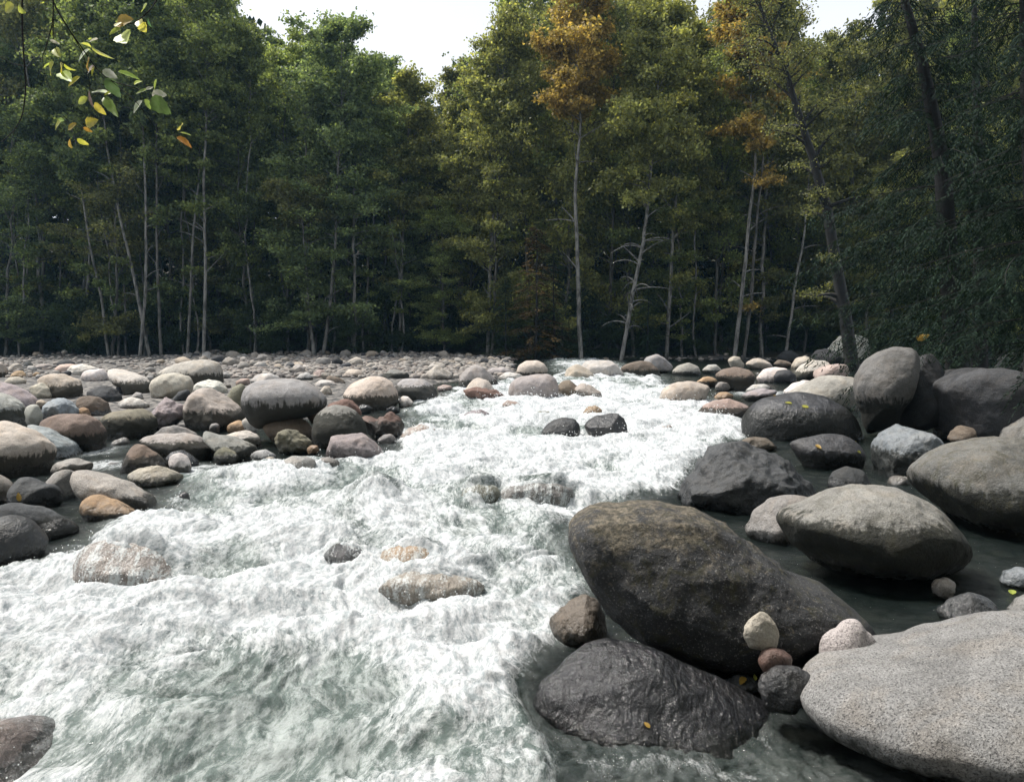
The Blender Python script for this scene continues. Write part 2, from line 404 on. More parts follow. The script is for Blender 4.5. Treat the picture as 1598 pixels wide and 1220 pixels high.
#@@ROCKS
COLR = dict(brown2=(0.24, 0.18, 0.155), gran2=(0.245, 0.24, 0.238), tan=(0.45, 0.385, 0.31), pale=(0.54, 0.50, 0.455), grey=(0.33, 0.32, 0.305), wg=(0.36, 0.33, 0.29), mid=(0.25, 0.235, 0.215),
            mid2=(0.155, 0.15, 0.14), dark=(0.058, 0.061, 0.068), vdark=(0.036, 0.039, 0.045), violet=(0.30, 0.255, 0.26), rust=(0.19, 0.10, 0.075), ochre=(0.42, 0.26, 0.12),
            blue=(0.26, 0.30, 0.33), olive=(0.20, 0.19, 0.12), brown=(0.19, 0.14, 0.10), gran=(0.50, 0.475, 0.45), pink=(0.40, 0.29, 0.24))
ROCKS = '''
boulder|tan|0|nt=1.7 tide=.30|big sunlit tan boulder cut by the left edge, sandy top and mossy underside|-60,662 0,659 20,661 50,672 75,685 88,695 90,708 82,725 66,738 40,747 0,745 -60,740
boulder|grey|0|tide=.4 moss=.5|dark mossy round boulder at the left edge above the big tan one|-40,615 0,613 12,615 24,621 34,628 43,638 50,650 52,660 20,666 -40,666
boulder|violet|636|speck=.7 nt=1.5|long lilac grey speckled boulder sloping down behind the mossy round one|-40,590 0,595 20,600 40,608 58,620 70,628 64,636 40,636 0,636 -40,630
boulder|tan|590|tide=.2|small brown boulder in the top left corner of the stone bank|-20,563 0,564 8,567 14,578 10,588 -20,588
stone|tan|0||small tan stone just left of the dark round stone at the forest foot|12,570 22,566 30,568 37,577 34,582 14,582
stone|dark|0|moss=.6|little dark round mossy stone at the forest foot, far left|35,572 40,564 46,563 52,569 52,578 36,578
stone|wg|0|tide=.35|low long brown stone right of the dark round mossy stone|52,573 60,568 74,567 83,572 82,579 54,579
stone|dark|0||dark flat rock behind the pale slabs at the forest edge, far left|88,566 95,562 108,561 118,566 116,574 90,574
boulder|pink|0|nt=1.6|pinkish slab lying before the dark flat rock|84,575 95,568 112,567 124,572 120,585 88,585
boulder|pale|0|nt=1.6|broad pale slab right of the pinkish slab|98,578 112,569 130,568 152,573 166,580 162,588 110,588
boulder|pale|0|nt=1.6|pale flat rock with stones piled against it, left of the long pale boulder|122,585 140,575 160,575 170,584 168,596 130,597
stone|ochre|0|nt=1.7|orange tinted flat stone near the left end of the pale slabs|14,586 22,579 34,578 42,585 38,592 18,592
stone|tan|0|nt=1.7|yellowish low stone behind the pale angular rock on the left|6,596 14,588 28,587 42,593 38,603 10,603
stone|ochre|0||small reddish stone pinched between slabs above the two tone boulder|50,584 56,580 63,582 64,590 52,590
boulder|tan|0|nt=1.6 ang=.6 speck=.2|angular pale tan rock with split facets left of the two tone boulder|41,606 52,597 66,597 78,606 84,618 74,626 60,620 46,612
boulder|tan|0|tide=.42 moss=.35 n=2.4|two tone brown boulder with rusty patch and mossy shaded end|57,594 66,583 76,580 96,583 108,587 122,592 130,602 131,610 126,620 110,625 84,619 76,607 61,600
boulder|dark|0|speck=.3 tide=.3|blue grey boulder with streaked side left of the long pale boulder|130,612 136,603 150,602 170,603 182,607 192,616 193,626 180,632 160,629 134,620
boulder|pale|0|tide=.42 nt=1.8 n=2.4|long pale boulder tapering left with a dark sandy underside|166,578 172,573 186,574 205,580 225,587 238,597 239,607 228,620 212,619 194,607 174,598
stone|dark|0||small dark green stone tucked under the long pale boulder|180,604 190,600 200,602 205,610 200,617 186,617
stone|pale|0|nt=1.5|pale low stone standing in the small pool on the left bank|180,628 190,620 206,619 222,624 238,633 225,638 186,636
boulder|blue|0|ang=.7 moss=.15|blue grey angular boulder behind the big reddish brown boulder|60,632 64,628 80,623 95,622 108,626 118,633 132,645 110,656 64,655
boulder|brown|0|tide=.15 nt=1.7|dark brown long boulder with a thin bright top edge beside the small pool|110,624 126,619 140,618 156,620 168,628 180,643 165,650 145,650 125,638
stone|ochre|0||small orange stone between the blue grey and dark brown boulders|122,638 130,635 138,638 143,648 134,652 124,649
boulder|brown|0|speck=.15 tide=.35 nt=1.6 n=2.3|big reddish brown boulder with flat pale top, left bank|56,660 72,648 90,645 135,646 152,655 162,668 166,682 160,697 148,706 128,701 105,690 78,674
boulder|blue|0|moss=.3 nt=1.6 speck=.3|long pale blue grey boulder sloping right behind the big tan boulder|20,662 35,657 55,659 80,667 100,678 120,692 132,706 112,715 70,715 30,690
boulder|pale|668|nt=1.5|whitish rock filling the gap below the lilac boulder|38,640 46,628 60,632 68,648 64,668 44,668
boulder|olive|0|tide=.55 nt=1.7 n=2.5|large mossy boulder with deep black underside beside the pool|146,658 160,650 178,641 200,634 215,634 235,642 243,655 244,668 232,680 200,685 165,684 150,672
boulder|wg|0|tide=.45 n=2.8 nt=1.9 speck=.2|long high backed boulder behind the round tan one, shaded front|241,588 250,576 268,568 290,563 318,561 340,565 348,578 353,600 350,610 320,604 280,598 245,598
boulder|tan|0|speck=.35|smooth egg shaped sunlit tan boulder in the middle of the left bank|232,603 237,592 255,584 275,582 295,587 305,596 309,603 300,614 285,622 262,626 242,623 234,613
boulder|pale|0|nt=1.5|low pale curved slab right of the egg shaped tan boulder|296,606 308,596 325,591 345,596 358,609 348,618 306,616
boulder|violet|0|ang=1 nt=1.3 speck=.6|jagged lilac white broken rock pointing right|230,640 240,628 252,619 262,621 275,630 292,635 307,636 309,640 298,650 280,657 262,672 238,668 233,655
boulder|tan|0|tide=.38 speck=.15 n=2.3|large dome shaped tan boulder left of the big streaked boulder|279,626 292,614 312,607 332,606 352,614 368,628 380,645 382,656 366,670 330,674 300,670 286,650
stone|dark|0||dark slaty stone wedged between egg shaped and dome shaped boulders|269,622 280,610 294,607 298,614 286,628 272,630
stone|grey|0||little grey pebble pair left of the egg shaped boulder|205,616 212,612 222,613 226,622 216,626 206,624
stone|mid|0||small round dark stone in the hollow under the dome shaped boulder|326,666 329,659 338,658 343,664 342,675 328,675
stone|ochre|0||yellow tan stone sitting below the dome shaped boulder|352,668 360,658 374,656 386,662 389,671 376,675 356,675
boulder|mid|0|nt=1.6|curved grey boulder showing behind the long dark boulder|236,680 254,666 272,663 290,667 308,676 300,692 250,692
boulder|wg|0|tide=.58 nt=1.5 n=2.4 moss=.3|long low boulder with pale crest and black side at the waterline|212,688 225,679 250,674 290,674 312,679 326,689 337,700 332,712 300,717 262,709 238,702 222,698
boulder|mid|0|tide=.35 nt=1.5 moss=.3|flat mottled boulder with water slipping over it, right of the pale crested one|302,673 312,668 340,676 365,680 388,688 406,699 402,711 380,720 350,712 330,698
boulder|pale|0|nt=1.4|wet pale slab upstream of the mottled flat boulder|346,681 362,673 384,672 406,677 412,690 390,697 360,690
stone|olive|0|ang=1 tide=.4|striped greenish angular stone in the foam|332,702 340,696 352,697 366,704 377,715 368,724 338,724
stone|pale|0|moss=.3 tide=.25|round whitish green stone beside the brown dome|262,720 268,709 280,706 292,711 300,722 302,730 290,740 270,735
stone|dark|0|wet=.8|dark wet arched rock behind the whitish green stone|258,714 268,704 284,701 298,708 312,720 304,728 264,726
boulder|brown|0|tide=.5 nt=1.6|brown domed boulder with a pale top ridge on the near left bank|182,732 188,715 198,701 212,693 228,694 245,706 262,722 270,733 240,738 186,738
boulder|tan|0|nt=1.4 tide=.15 moss=.2|tan flat rock lying in shallow foam with a dark notch|195,743 210,730 235,726 255,728 275,735 294,747 275,756 245,759 214,758
stone|vdark|0|wet=1|tiny black stone alone in the shallow riffle|275,775 280,768 288,766 295,770 297,778 290,783 279,782
boulder|wg|0|speck=.75 tide=.22 nt=1.7 n=2.2|long speckled pale grey boulder dipping right into the rapids|104,748 108,738 118,731 135,731 160,738 200,750 225,764 245,780 253,791 238,799 200,793 165,785 135,778 112,765
stone|ochre|0|moss=.2 tide=.1|smooth orange brown stone half in the water|122,796 128,780 142,772 155,771 180,779 205,790 216,800 204,808 165,810 132,806
boulder|vdark|0|speck=.25 wet=.25|smooth navy black boulder shaped like a kidney|4,770 10,756 25,746 45,744 60,749 72,754 86,754 96,765 99,780 88,792 50,792 8,786
boulder|mid|0|nt=1.5|grey boulder squeezed behind the navy black one|64,752 85,738 105,732 120,734 122,770 95,776 70,770
boulder|tan|0||rounded tan boulder cut by the left edge beside the navy black one|-30,742 0,740 12,746 20,755 18,775 0,782 -30,784
boulder|dark|0|tide=.45 nt=1.5 speck=.2|long dark boulder with a lit back and a red leaf, lower left|-40,790 0,786 30,784 60,786 80,792 100,805 118,817 128,826 112,834 80,838 40,834 -40,830
boulder|vdark|0|wet=.6 moss=.3|nearly black wet round boulder at the left edge of the rapids|-30,812 0,807 20,804 40,807 58,817 70,830 78,844 73,858 60,870 35,878 -30,878
boulder|wg|0|nt=1.5 wet=.5|low wet slab between tan boulder and brown dome|70,732 90,720 120,715 150,722 146,736 90,742
boulder|grey|690|sink=0 D=.55 tide=.50 drip=1 n=2.5 nt=2.2 sub=6 speck=.2|big oval boulder with dripping black streaks resting on smaller ones|376,630 378,612 387,600 405,593 430,591 458,591 485,596 500,607 508,620 510,632 504,642 485,652 462,656 440,662 418,670 402,674 390,664 380,648
boulder|brown|0|speck=.3|brown speckled oval boulder wedged under the big streaked one|404,662 410,650 425,643 445,642 465,648 482,660 492,676 486,694 450,694 418,682 407,674
boulder|mid|696|tide=.72 n=2.6 nt=1.6 sub=6|arched dark boulder with thin pale crown beside the streaked one|485,668 490,650 505,638 522,631 540,633 556,641 567,654 573,670 572,694 500,698 488,688
stone|brown|682|sink=0|brown block showing between streaked and arched boulders|479,650 484,641 494,637 505,640 500,660 486,662
stone|vdark|0|wet=1|small black wet arched stone under the arched boulder|508,678 514,667 528,661 544,663 554,670 557,682 530,690 512,690
boulder|olive|0|ang=1 moss=.5 nt=1.4|angular moss green block in front of the brown oval boulder|418,688 428,675 438,669 452,671 470,678 486,687 486,700 464,708 440,706 424,698
boulder|violet|0|ang=.4 n=1.7 speck=.3 moss=.1|grey lilac triangular boulder with a dark diagonal patch at the foam edge|503,706 508,690 516,678 530,674 560,676 580,683 598,697 611,709 570,716 506,716
boulder|grey|0|ang=.3 nt=1.5 speck=.2|low grey boulder with dark right end before the triangular one|427,732 440,718 455,711 475,711 490,716 500,726 487,734 460,738 434,738
stone|mid|0|wet=.4|dark lumpy stone touching the low grey boulder|492,722 500,714 515,713 527,717 531,724 520,731 496,732
stone|grey|0|tide=.3|grey wet stone at the outlet between boulders|388,712 396,704 415,701 431,705 433,716 420,721 394,720
stone|tan|0||small tan pebble before the grey outlet stone|411,717 418,712 428,713 431,719 424,725 413,724
stone|ochre|0||yellow stone at the foot of the arched boulder|478,700 486,694 496,695 499,703 490,708 480,707
stone|pale|0||pale leaning stone under the left end of the streaked boulder|376,658 386,651 395,658 403,672 392,678 382,670
boulder|rust|0|ang=.8 tide=.6 n=2.5 wet=.3|dark red brown boulder with a knobbly broken top at the foam edge|560,652 575,648 588,655 598,652 604,645 614,646 624,655 629,667 625,678 608,686 585,686 568,670
boulder|rust|672|ang=.6 sink=0|knobbly purplish rock behind the arched boulder|508,636 514,626 530,623 548,624 560,634 568,650 545,652 514,648
stone|mid|0||small grey stone at the foot of the red brown boulder|588,686 600,678 612,677 620,683 610,692 592,693
boulder|tan|0|tide=.33 n=2.6 nt=1.8 sub=6|big smooth pale boulder shaded on its right end, centre left|533,616 545,600 560,592 578,588 598,589 612,597 620,611 622,627 610,638 580,640 552,632
boulder|grey|0|tide=.55 n=2.6 nt=1.7|flat topped grey boulder with a black front right of the pale one|612,602 620,590 640,588 660,590 675,597 684,606 684,616 678,627 640,627 616,618
stone|pale|0||small white stone before the flat topped grey boulder|621,626 628,618 637,619 646,628 640,635 624,635
stone|vdark|0|wet=1|small black stone below the big smooth pale boulder|556,637 565,631 576,632 583,638 574,644 560,644
stone|vdark|0|wet=1|flat black stone at the foam edge right of the small black one|602,638 612,633 622,635 627,640 616,645 604,645
boulder|pale|0|nt=1.6 tide=.25|pale long stone just behind the big streaked boulder|390,592 402,584 420,582 436,586 440,597 420,602 394,602
stone|wg|0|ang=.8|angular grey tan block standing on the gravel bar edge|452,578 456,569 466,567 476,573 477,583 462,587 453,586
stone|grey|0|tide=.3|grey stone with a dark underside before the gravel bar|462,590 468,583 480,581 489,587 488,594 468,595
stone|pink|0|nt=1.7|salmon pink stone before the gravel bar|486,585 494,577 504,577 511,585 508,592 490,592
boulder|brown|0|nt=1.6|brown tapering slab at the edge of the shallow water|504,592 514,586 528,588 541,597 532,601 508,600
stone|pale|0|nt=1.4|thin pale slab in the shallow water beside the brown one|489,598 500,592 518,594 529,601 512,606 492,605
stone|tan|0||tan stone in the riffle right of the streaked boulder's top|499,610 506,602 514,602 519,612 512,619 502,618
boulder|olive|0|nt=1.7|greenish grey boulder between the dome shaped and streaked boulders|352,622 362,604 374,598 384,600 386,640 374,648 358,636
stone|pink|0||pink stone wedged left of the streaked boulder's top|367,596 376,590 388,591 391,598 380,604 369,602
boulder|tan|0|nt=1.6 tide=.25|low brown rock with a black mouth at the gravel edge, centre left|534,584 545,576 560,576 568,582 566,590 540,591
boulder|mid|0|tide=.6 nt=1.5|arched dark rock under the gravel bar in the centre|595,586 608,577 622,577 638,583 642,591 620,594 598,594
boulder|wg|0|ang=.8 moss=.5|angular rock with yellow moss at its left foot, end of the gravel bar|658,589 670,579 682,570 698,577 714,588 700,595 664,595
stone|pink|0|nt=1.4|flat pinkish stone just breaking the water, centre|682,604 692,600 704,602 707,607 694,610 684,609
boulder|wg|0|moss=.25 tide=.25|pointed grey tan dome upstream of the red ragged rock|714,600 718,587 730,573 742,568 755,572 765,583 776,594 782,604 765,608 738,606 718,606
boulder|tan|0|nt=1.7 speck=.2|low tan dome sitting directly behind the red ragged rock|722,604 732,594 745,591 760,593 770,601 777,612 750,616 724,612
boulder|rust|0|ang=1 nt=1.7|jagged rust red rock in white water|711,608 722,601 735,604 748,604 762,610 775,608 790,613 802,622 780,627 750,622 725,616
boulder|violet|0|speck=.4 n=2.8 sub=6 tide=.05|large blocky lilac boulder with a shaded right face in mid river|793,610 797,597 808,588 830,584 855,583 866,591 871,606 869,622 845,626 812,624 797,618
boulder|tan|0|tide=.1 speck=.2|rounded pinkish tan boulder standing against the dark forest foot|805,580 808,570 820,563 838,562 850,567 856,577 850,586 826,587 808,586
boulder|grey|0|nt=1.5|flat grey rock behind the pointed grey tan dome|754,580 768,573 786,573 802,580 806,586 770,588
boulder|pale|0|nt=1.4 tide=.1|pale low slab left of the rounded pinkish tan boulder|776,588 790,580 810,582 822,590 810,596 782,595
boulder|brown|0|n=1.8|brown wedge shaped rock right of the blocky lilac boulder|868,604 878,595 890,592 902,603 914,619 880,621
boulder|tan|0|nt=1.3 wet=.3|wet tan wedge with water sheeting off its back|894,604 906,596 922,602 938,612 942,618 912,622
stone|pink|0|nt=1.5|small pinkish stone drowned in foam below the lilac boulder|784,630 792,624 806,627 816,634 802,639 787,637
boulder|violet|0|wet=.6 speck=.5 nt=1.4|low lilac rock half drowned in white water, centre|722,648 734,640 750,638 764,645 767,655 744,658 726,656
stone|olive|0|wet=.4|small mossy hump in the foam above the dark dome|830,648 842,641 856,642 867,650 850,655 834,654
boulder|vdark|0|wet=.5 moss=.2|black domed boulder, left of the touching pair in mid rapids|843,674 850,662 862,654 880,651 896,652 905,662 909,678 880,684 850,682
boulder|dark|0|wet=.7 ang=.4 speck=.3 nt=1.7|dark blue grey boulder with shining facets, right of the touching pair|910,668 915,655 930,645 950,643 966,646 976,656 986,677 960,685 925,683
stone|ochre|0|wet=.5|small ochre hump behind the shining dark boulder|909,643 918,634 930,632 940,640 938,648 914,650
boulder|pale|0|nt=1.6 n=2.4|broad pale grey boulder before the forest, centre right|901,572 910,562 925,560 950,562 970,568 978,583 972,590 940,590 906,588
boulder|tan|0|nt=1.6|pale tan rock with a scooped hollow in its face|875,584 884,574 900,569 915,573 932,586 915,592 880,592
boulder|brown|0|tide=.3 moss=.2|brown oval boulder with dark base beside the broad pale grey one|966,574 978,567 1000,562 1015,565 1028,575 1033,583 1005,588 974,587
boulder|grey|0|sink=0|smooth grey egg shaped boulder propped behind the brown oval|1002,567 1010,554 1022,551 1036,558 1050,574 1046,583 1020,584
boulder|mid|0|tide=.2|grey low dome right of the smooth grey egg|1048,578 1058,569 1075,566 1090,572 1096,582 1070,586 1050,586
boulder|grey|0|nt=1.5 tide=.3|small grey rock with a black underside in the far channel|1094,577 1106,569 1118,569 1129,579 1115,584 1098,583
boulder|tan|0|sink=0|upright tan stone leaning on the far right bank|1136,561 1144,555 1154,557 1163,570 1160,578 1142,576
boulder|tan|0|n=2.5 tide=.1 sub=6 speck=.15|large pinkish tan boulder in the right channel with bright flat top|1025,627 1032,608 1048,598 1075,594 1095,597 1109,603 1106,614 1098,626 1070,632 1030,632
stone|ochre|0|tide=.4|orange brown stone behind the pinkish tan boulder's top|1086,596 1098,588 1112,587 1122,594 1114,604 1092,603
boulder|brown|0|tide=.55 nt=1.6 n=2.4 speck=.2|brown boulder with flat bright top and black front, right bank|1114,584 1126,575 1150,573 1170,577 1180,588 1176,600 1158,611 1135,607 1120,594
stone|wg|0|nt=1.7|leaning grey stone at the right end of the brown flat topped boulder|1157,600 1168,585 1178,588 1180,602 1168,609
stone|mid|0||small brown stone below the brown flat topped boulder|1116,602 1124,594 1136,596 1142,605 1130,610 1118,609
boulder|pink|0|speck=.3 tide=.45 nt=1.6|long low pinkish grey boulder with black waterline, right channel|1084,646 1098,630 1115,624 1140,622 1160,627 1172,636 1166,650 1130,653 1096,651
boulder|violet|0|nt=1.4 tide=.3|low lilac slab in the side channel behind the big wet boulder|1148,619 1165,610 1190,606 1218,610 1210,618 1170,625
stone|pale|0|nt=1.5|pale flat stone above the low lilac slab|1162,608 1175,600 1192,599 1204,604 1190,611 1168,612
stone|ochre|0|wet=.3|small tan stone with foam trickling past it, right channel|1112,620 1120,612 1134,611 1146,618 1136,625 1116,625
boulder|tan|0|nt=1.5|low tan rock at the far forest foot right of the upright tan stone|1158,570 1170,559 1186,558 1204,565 1212,573 1180,577
boulder|brown|0|nt=1.5|brown low rock at the forest foot, further right|1206,568 1214,561 1228,562 1238,570 1222,574
boulder|tan|0|nt=1.5|brown rock with a lit crest left of the rubbly grey rock|1226,572 1240,559 1256,556 1276,562 1284,570 1258,576
boulder|vdark|0||dark grey dome deep in shade at the forest foot|1212,556 1222,547 1236,546 1248,556 1246,566 1218,566
boulder|mid2|0|ang=.8 speck=.25|rubbly grey rock left of the leaning dark trunk|1263,556 1272,546 1290,545 1305,549 1308,562 1290,568 1268,565
boulder|pale|566|ang=.8 sink=0 n=2.6|tall broken pale rock directly behind the leaning dark trunk|1284,550 1300,534 1315,524 1338,521 1354,528 1359,556 1330,566 1296,566
boulder|pale|0|tide=.35 moss=.4|pale boulder with a mossy green face below the rubbly rock|1236,584 1250,569 1268,562 1290,563 1300,574 1280,592 1246,594
boulder|pink|0|speck=.15|pinkish oval boulder at the foot of the leaning dark trunk|1264,588 1270,578 1285,570 1305,565 1320,567 1328,582 1312,593 1280,596
boulder|pale|0|nt=1.6|pale boulder lying left of the black dome, right side channel|1180,588 1192,576 1210,573 1228,575 1236,590 1210,597 1184,596
stone|vdark|0|wet=.3|black dome stone in the right side channel|1206,586 1216,577 1230,576 1242,584 1245,594 1226,598 1208,595
boulder|wg|640|speck=.4 nt=1.9 sub=6|wide speckled grey tan boulder between the wet boulder and the tall leaning one|1225,612 1250,598 1280,587 1310,584 1336,587 1345,610 1342,636 1300,640 1240,632
boulder|pale|0|nt=1.4|pale wet slab left of the wide speckled boulder|1216,612 1236,598 1258,592 1276,594 1270,612 1240,620
boulder|dark|684|wet=.75 tide=.55 n=2.4 nt=1.7 sub=6 py=.42|long dark wet boulder with a shining hollowed top and three yellow leaves|1157,664 1160,645 1172,630 1185,620 1205,613 1245,612 1285,617 1310,627 1330,643 1344,664 1346,682 1300,690 1240,688 1190,687 1165,677
boulder|mid2|684|speck=.5 ang=.12 sub=6 sink=0 n=2.3 moss=.12 tide=.35|tall grey boulder leaning right under the cedar branches|1330,602 1338,580 1355,560 1375,546 1398,539 1420,540 1434,549 1438,570 1430,604 1418,634 1405,658 1390,680 1350,680 1340,652 1332,626
boulder|dark|680|speck=.3 sub=5 sink=0|dark upright boulder between the leaning one and the great oval|1396,650 1397,620 1404,592 1418,568 1432,556 1462,550 1480,560 1486,600 1474,664 1430,676 1402,666
boulder|dark|690|speck=.35 ang=.12 sub=6 n=2.4|great dark oval boulder in shade at the right edge|1432,608 1438,590 1455,578 1480,571 1540,571 1600,578 1660,598 1670,650 1600,676 1530,682 1470,670 1443,642
boulder|vdark|600|sink=0|dark mound behind the great oval at the right edge|1550,575 1560,555 1590,543 1640,545 1660,600 1560,600
boulder|mid|700|speck=.4|grey green boulder cut by the right edge above the big mossy dome|1554,684 1560,668 1578,655 1600,645 1650,640 1660,700 1560,702
stone|brown|696|sink=0|brown wedge shaped stone under the great dark oval|1478,686 1484,672 1498,663 1520,668 1530,690 1490,694
boulder|dark|0|wet=.6 nt=1.6 sub=5 tide=.3|low dark wet boulder with a dished top and two yellow leaves|1226,692 1245,682 1280,677 1315,677 1338,686 1353,702 1346,720 1302,731 1262,725 1240,710
boulder|blue|0|ang=.5 wet=.6 sub=6 tide=.45 speck=.3 n=2.5|blue grey angular boulder with lit pale facets, right of the dished one|1361,702 1368,683 1385,670 1410,663 1440,664 1465,676 1485,694 1478,714 1450,738 1420,750 1385,750 1364,736
boulder|dark|793|ang=.9 wet=.35 sub=6 n=2.2 speck=.5 moss=.15|broad dark grey boulder with a scooped white notch beside the rapids|1020,772 1045,748 1075,735 1095,715 1120,697 1150,691 1190,690 1222,697 1255,713 1275,738 1287,768 1280,796 1200,802 1150,798 1090,789
stone|brown|0|nt=1.6 wet=.3|thin brown cap of rock behind the notched boulder|1147,690 1165,682 1195,683 1222,694 1200,702 1155,700
boulder|dark|762|nt=1.7|small dark dome behind the big flat topped boulder|1290,752 1300,734 1322,726 1345,733 1360,754 1350,768 1296,768
boulder|mid2|835|sub=6 ang=.12 moss=.6 lich=.3 speck=.35 tide=.42 drip=1 n=2.3 nt=2.0|big rounded mossy boulder with dripping stains at the right edge|1402,748 1415,730 1435,710 1470,692 1510,684 1560,682 1610,688 1680,705 1700,820 1620,850 1540,845 1480,810 1440,780
boulder|mid|915|sub=6 ang=.14 speck=.6 moss=.3 tide=.58 n=1.75 nt=1.45 py=.36 D=.62 sink=0|big flat topped boulder with bright crest and mossy undercut side|1196,815 1215,795 1250,775 1290,758 1340,752 1400,764 1450,782 1500,803 1532,835 1540,870 1510,903 1430,918 1340,908 1270,882 1220,852 1202,832
boulder|mid|0|wet=.35 nt=1.4 sub=5|pale streaked wet rock sloping down left of the flat topped boulder|1160,826 1178,794 1200,776 1240,771 1270,780 1250,820 1215,845 1180,842
boulder|vdark|1062|sub=7 speck=.75 moss=.8 lich=1 n=2.8 nt=2.4 D=.50 ang=.30 wet=.12 tide=0 sink=0|huge dark fin shaped boulder tapering right in the foreground|881,850 880,825 887,800 905,783 940,777 1000,777 1050,783 1100,797 1140,815 1165,843 1200,868 1250,893 1310,916 1350,934 1425,970 1430,1000 1360,1024 1250,1052 1150,1068 1080,1056 1020,1034 975,1002 945,960 915,915 895,880
boulder|gran2|1235|sub=7 speck=1 n=2.1 nt=1.8 D=.62 sink=0 py=.42 wet=0 tide=.12|massive pale salt and pepper granite boulder filling the lower right corner|1236,1080 1250,1058 1280,1040 1330,1018 1380,1003 1430,990 1520,978 1600,970 1700,966 1790,1000 1800,1120 1720,1240 1600,1245 1500,1222 1400,1190 1330,1163 1270,1145 1245,1112
boulder|vdark|1165|sub=7 wet=1 nt=1.3 n=1.6 D=.62 ang=.12 py=.78 |black wet boulder glistening at the waterline below the fin shaped one|815,1090 850,1030 900,985 945,975 1000,1000 1070,1036 1150,1066 1215,1108 1190,1155 1080,1172 950,1170 855,1130
boulder|brown|0|wet=.6 nt=1.4 sub=5 speck=.4|sloping brown wet rock left of the fin shaped boulder|848,970 868,952 890,936 912,925 936,940 960,985 935,1000 880,992
stone|tan|1105|sub=5 moss=.25 ang=.3 sink=0 D=.05 wet=0|pointed pale stone with pitted face against the fin shaped boulder|1160,992 1162,976 1172,965 1182,955 1192,951 1202,958 1212,976 1219,992 1214,1008 1195,1018 1170,1011
stone|rust|1115|sub=4 wet=.6 D=.05|lumpy dark red stone below the pointed pale stone|1180,1028 1188,1014 1205,1010 1225,1014 1238,1026 1234,1042 1190,1044
stone|pale|1100|sub=5 speck=.8 D=.09 wet=0|pale knobbed stone with a round cap beside the salt and pepper boulder|1277,1012 1280,995 1292,984 1308,976 1314,966 1326,963 1342,967 1350,980 1366,998 1372,1020 1340,1048 1290,1044
stone|dark|1135|sub=5 wet=.9 D=.09|wet dark blue stone at the tip of the salt and pepper boulder|1178,1075 1186,1052 1210,1040 1240,1038 1268,1050 1272,1080 1240,1096 1195,1092
stone|tan|0|sub=4|small round tan stone alone in the black pool|1453,912 1460,904 1478,901 1490,908 1492,922 1478,932 1458,930
stone|dark|0|speck=1 wet=.7 nt=1.4 sub=5|low glittering wet rock in the black pool|1456,952 1480,933 1510,925 1545,930 1562,948 1550,966 1480,968
stone|grey|0|wet=.5 speck=.5|grey wet stone at the right edge above the granite boulder|1572,950 1585,932 1610,925 1650,935 1650,968 1580,966
stone|blue|0|wet=.7|bluish wet stone at the right edge of the black pool|1558,905 1566,889 1590,884 1620,892 1620,915 1565,914
stone|dark|0|wet=.9 nt=1.4|dark low slab with brown leaves on it below the fin shaped boulder|1128,1062 1150,1052 1178,1056 1190,1074 1175,1088 1135,1080
boulder|brown2|1250|sub=6 speck=.5 n=2 nt=1.6 D=.50 sink=0 calm=1 wet=.7 veil=.25|pinkish brown wet granite boulder in the bottom left corner|-140,1160 -40,1132 20,1134 60,1146 100,1164 140,1190 172,1222 192,1265 60,1320 -140,1320
boulder|tan|905|sub=5 wet=.8 nt=1.6 D=.3 speck=.5 moss=.3 under=1|drowned grey tan boulder with water pouring over it below the black round one|100,888 112,862 130,842 160,834 205,836 245,848 272,872 280,900 230,920 130,915
boulder|vdark|0|sub=4 wet=1 under=1|black ledge under a lip of falling water in mid river|495,862 505,845 525,838 555,840 585,852 592,880 560,892 510,880
stone|ochre|0|sub=5 wet=.6 under=1|smooth orange rock breaking the surface in mid rapids|583,874 596,850 622,838 658,838 694,852 706,880 640,896
boulder|tan|0|sub=5 wet=.7 speck=.4 under=1 moss=.25|long brown rock veiled by water below the smooth orange one|578,912 600,892 640,882 690,884 740,895 768,915 740,936 620,936
boulder|olive|0|sub=4 wet=.6 moss=.5 under=1|small mossy drowned rock alone in the rapids, centre left|538,778 552,758 575,751 605,754 632,768 630,786 580,792
boulder|olive|0|sub=4 wet=.7 moss=.6 under=1|yellow green drowned rock joined to the grey hump in the rapids|704,768 722,750 745,746 775,752 790,770 760,784 716,782
boulder|mid|0|sub=5 wet=.7 moss=.4 speck=.5 under=1|grey mossy hump with foam curling round its front|770,766 795,750 830,744 870,747 900,758 908,776 860,784 790,782
boulder|pink|0|sub=4 wet=.6 under=1|light brown drowned rock below the red brown boulder|622,680 636,664 655,659 680,664 694,678 660,688 630,687
stone|pink|0|sub=3 wet=.6 under=1|small brown drowned stone in the foam right of the shining dark boulder|1022,668 1032,660 1046,660 1054,668 1040,674 1026,673
'''
_ico = {}
def ico(sub):
    if sub not in _ico:
        bm = bmesh.new(); bmesh.ops.create_icosphere(bm, subdivisions=sub, radius=1.0)
        V = np.array([v.co[:] for v in bm.verts]); Fc = np.array([[v.index for v in f.verts] for f in bm.faces]); bm.free()
        V /= np.linalg.norm(V, axis=1)[:, None]
        _ico[sub] = (V, Fc)
    return _ico[sub]
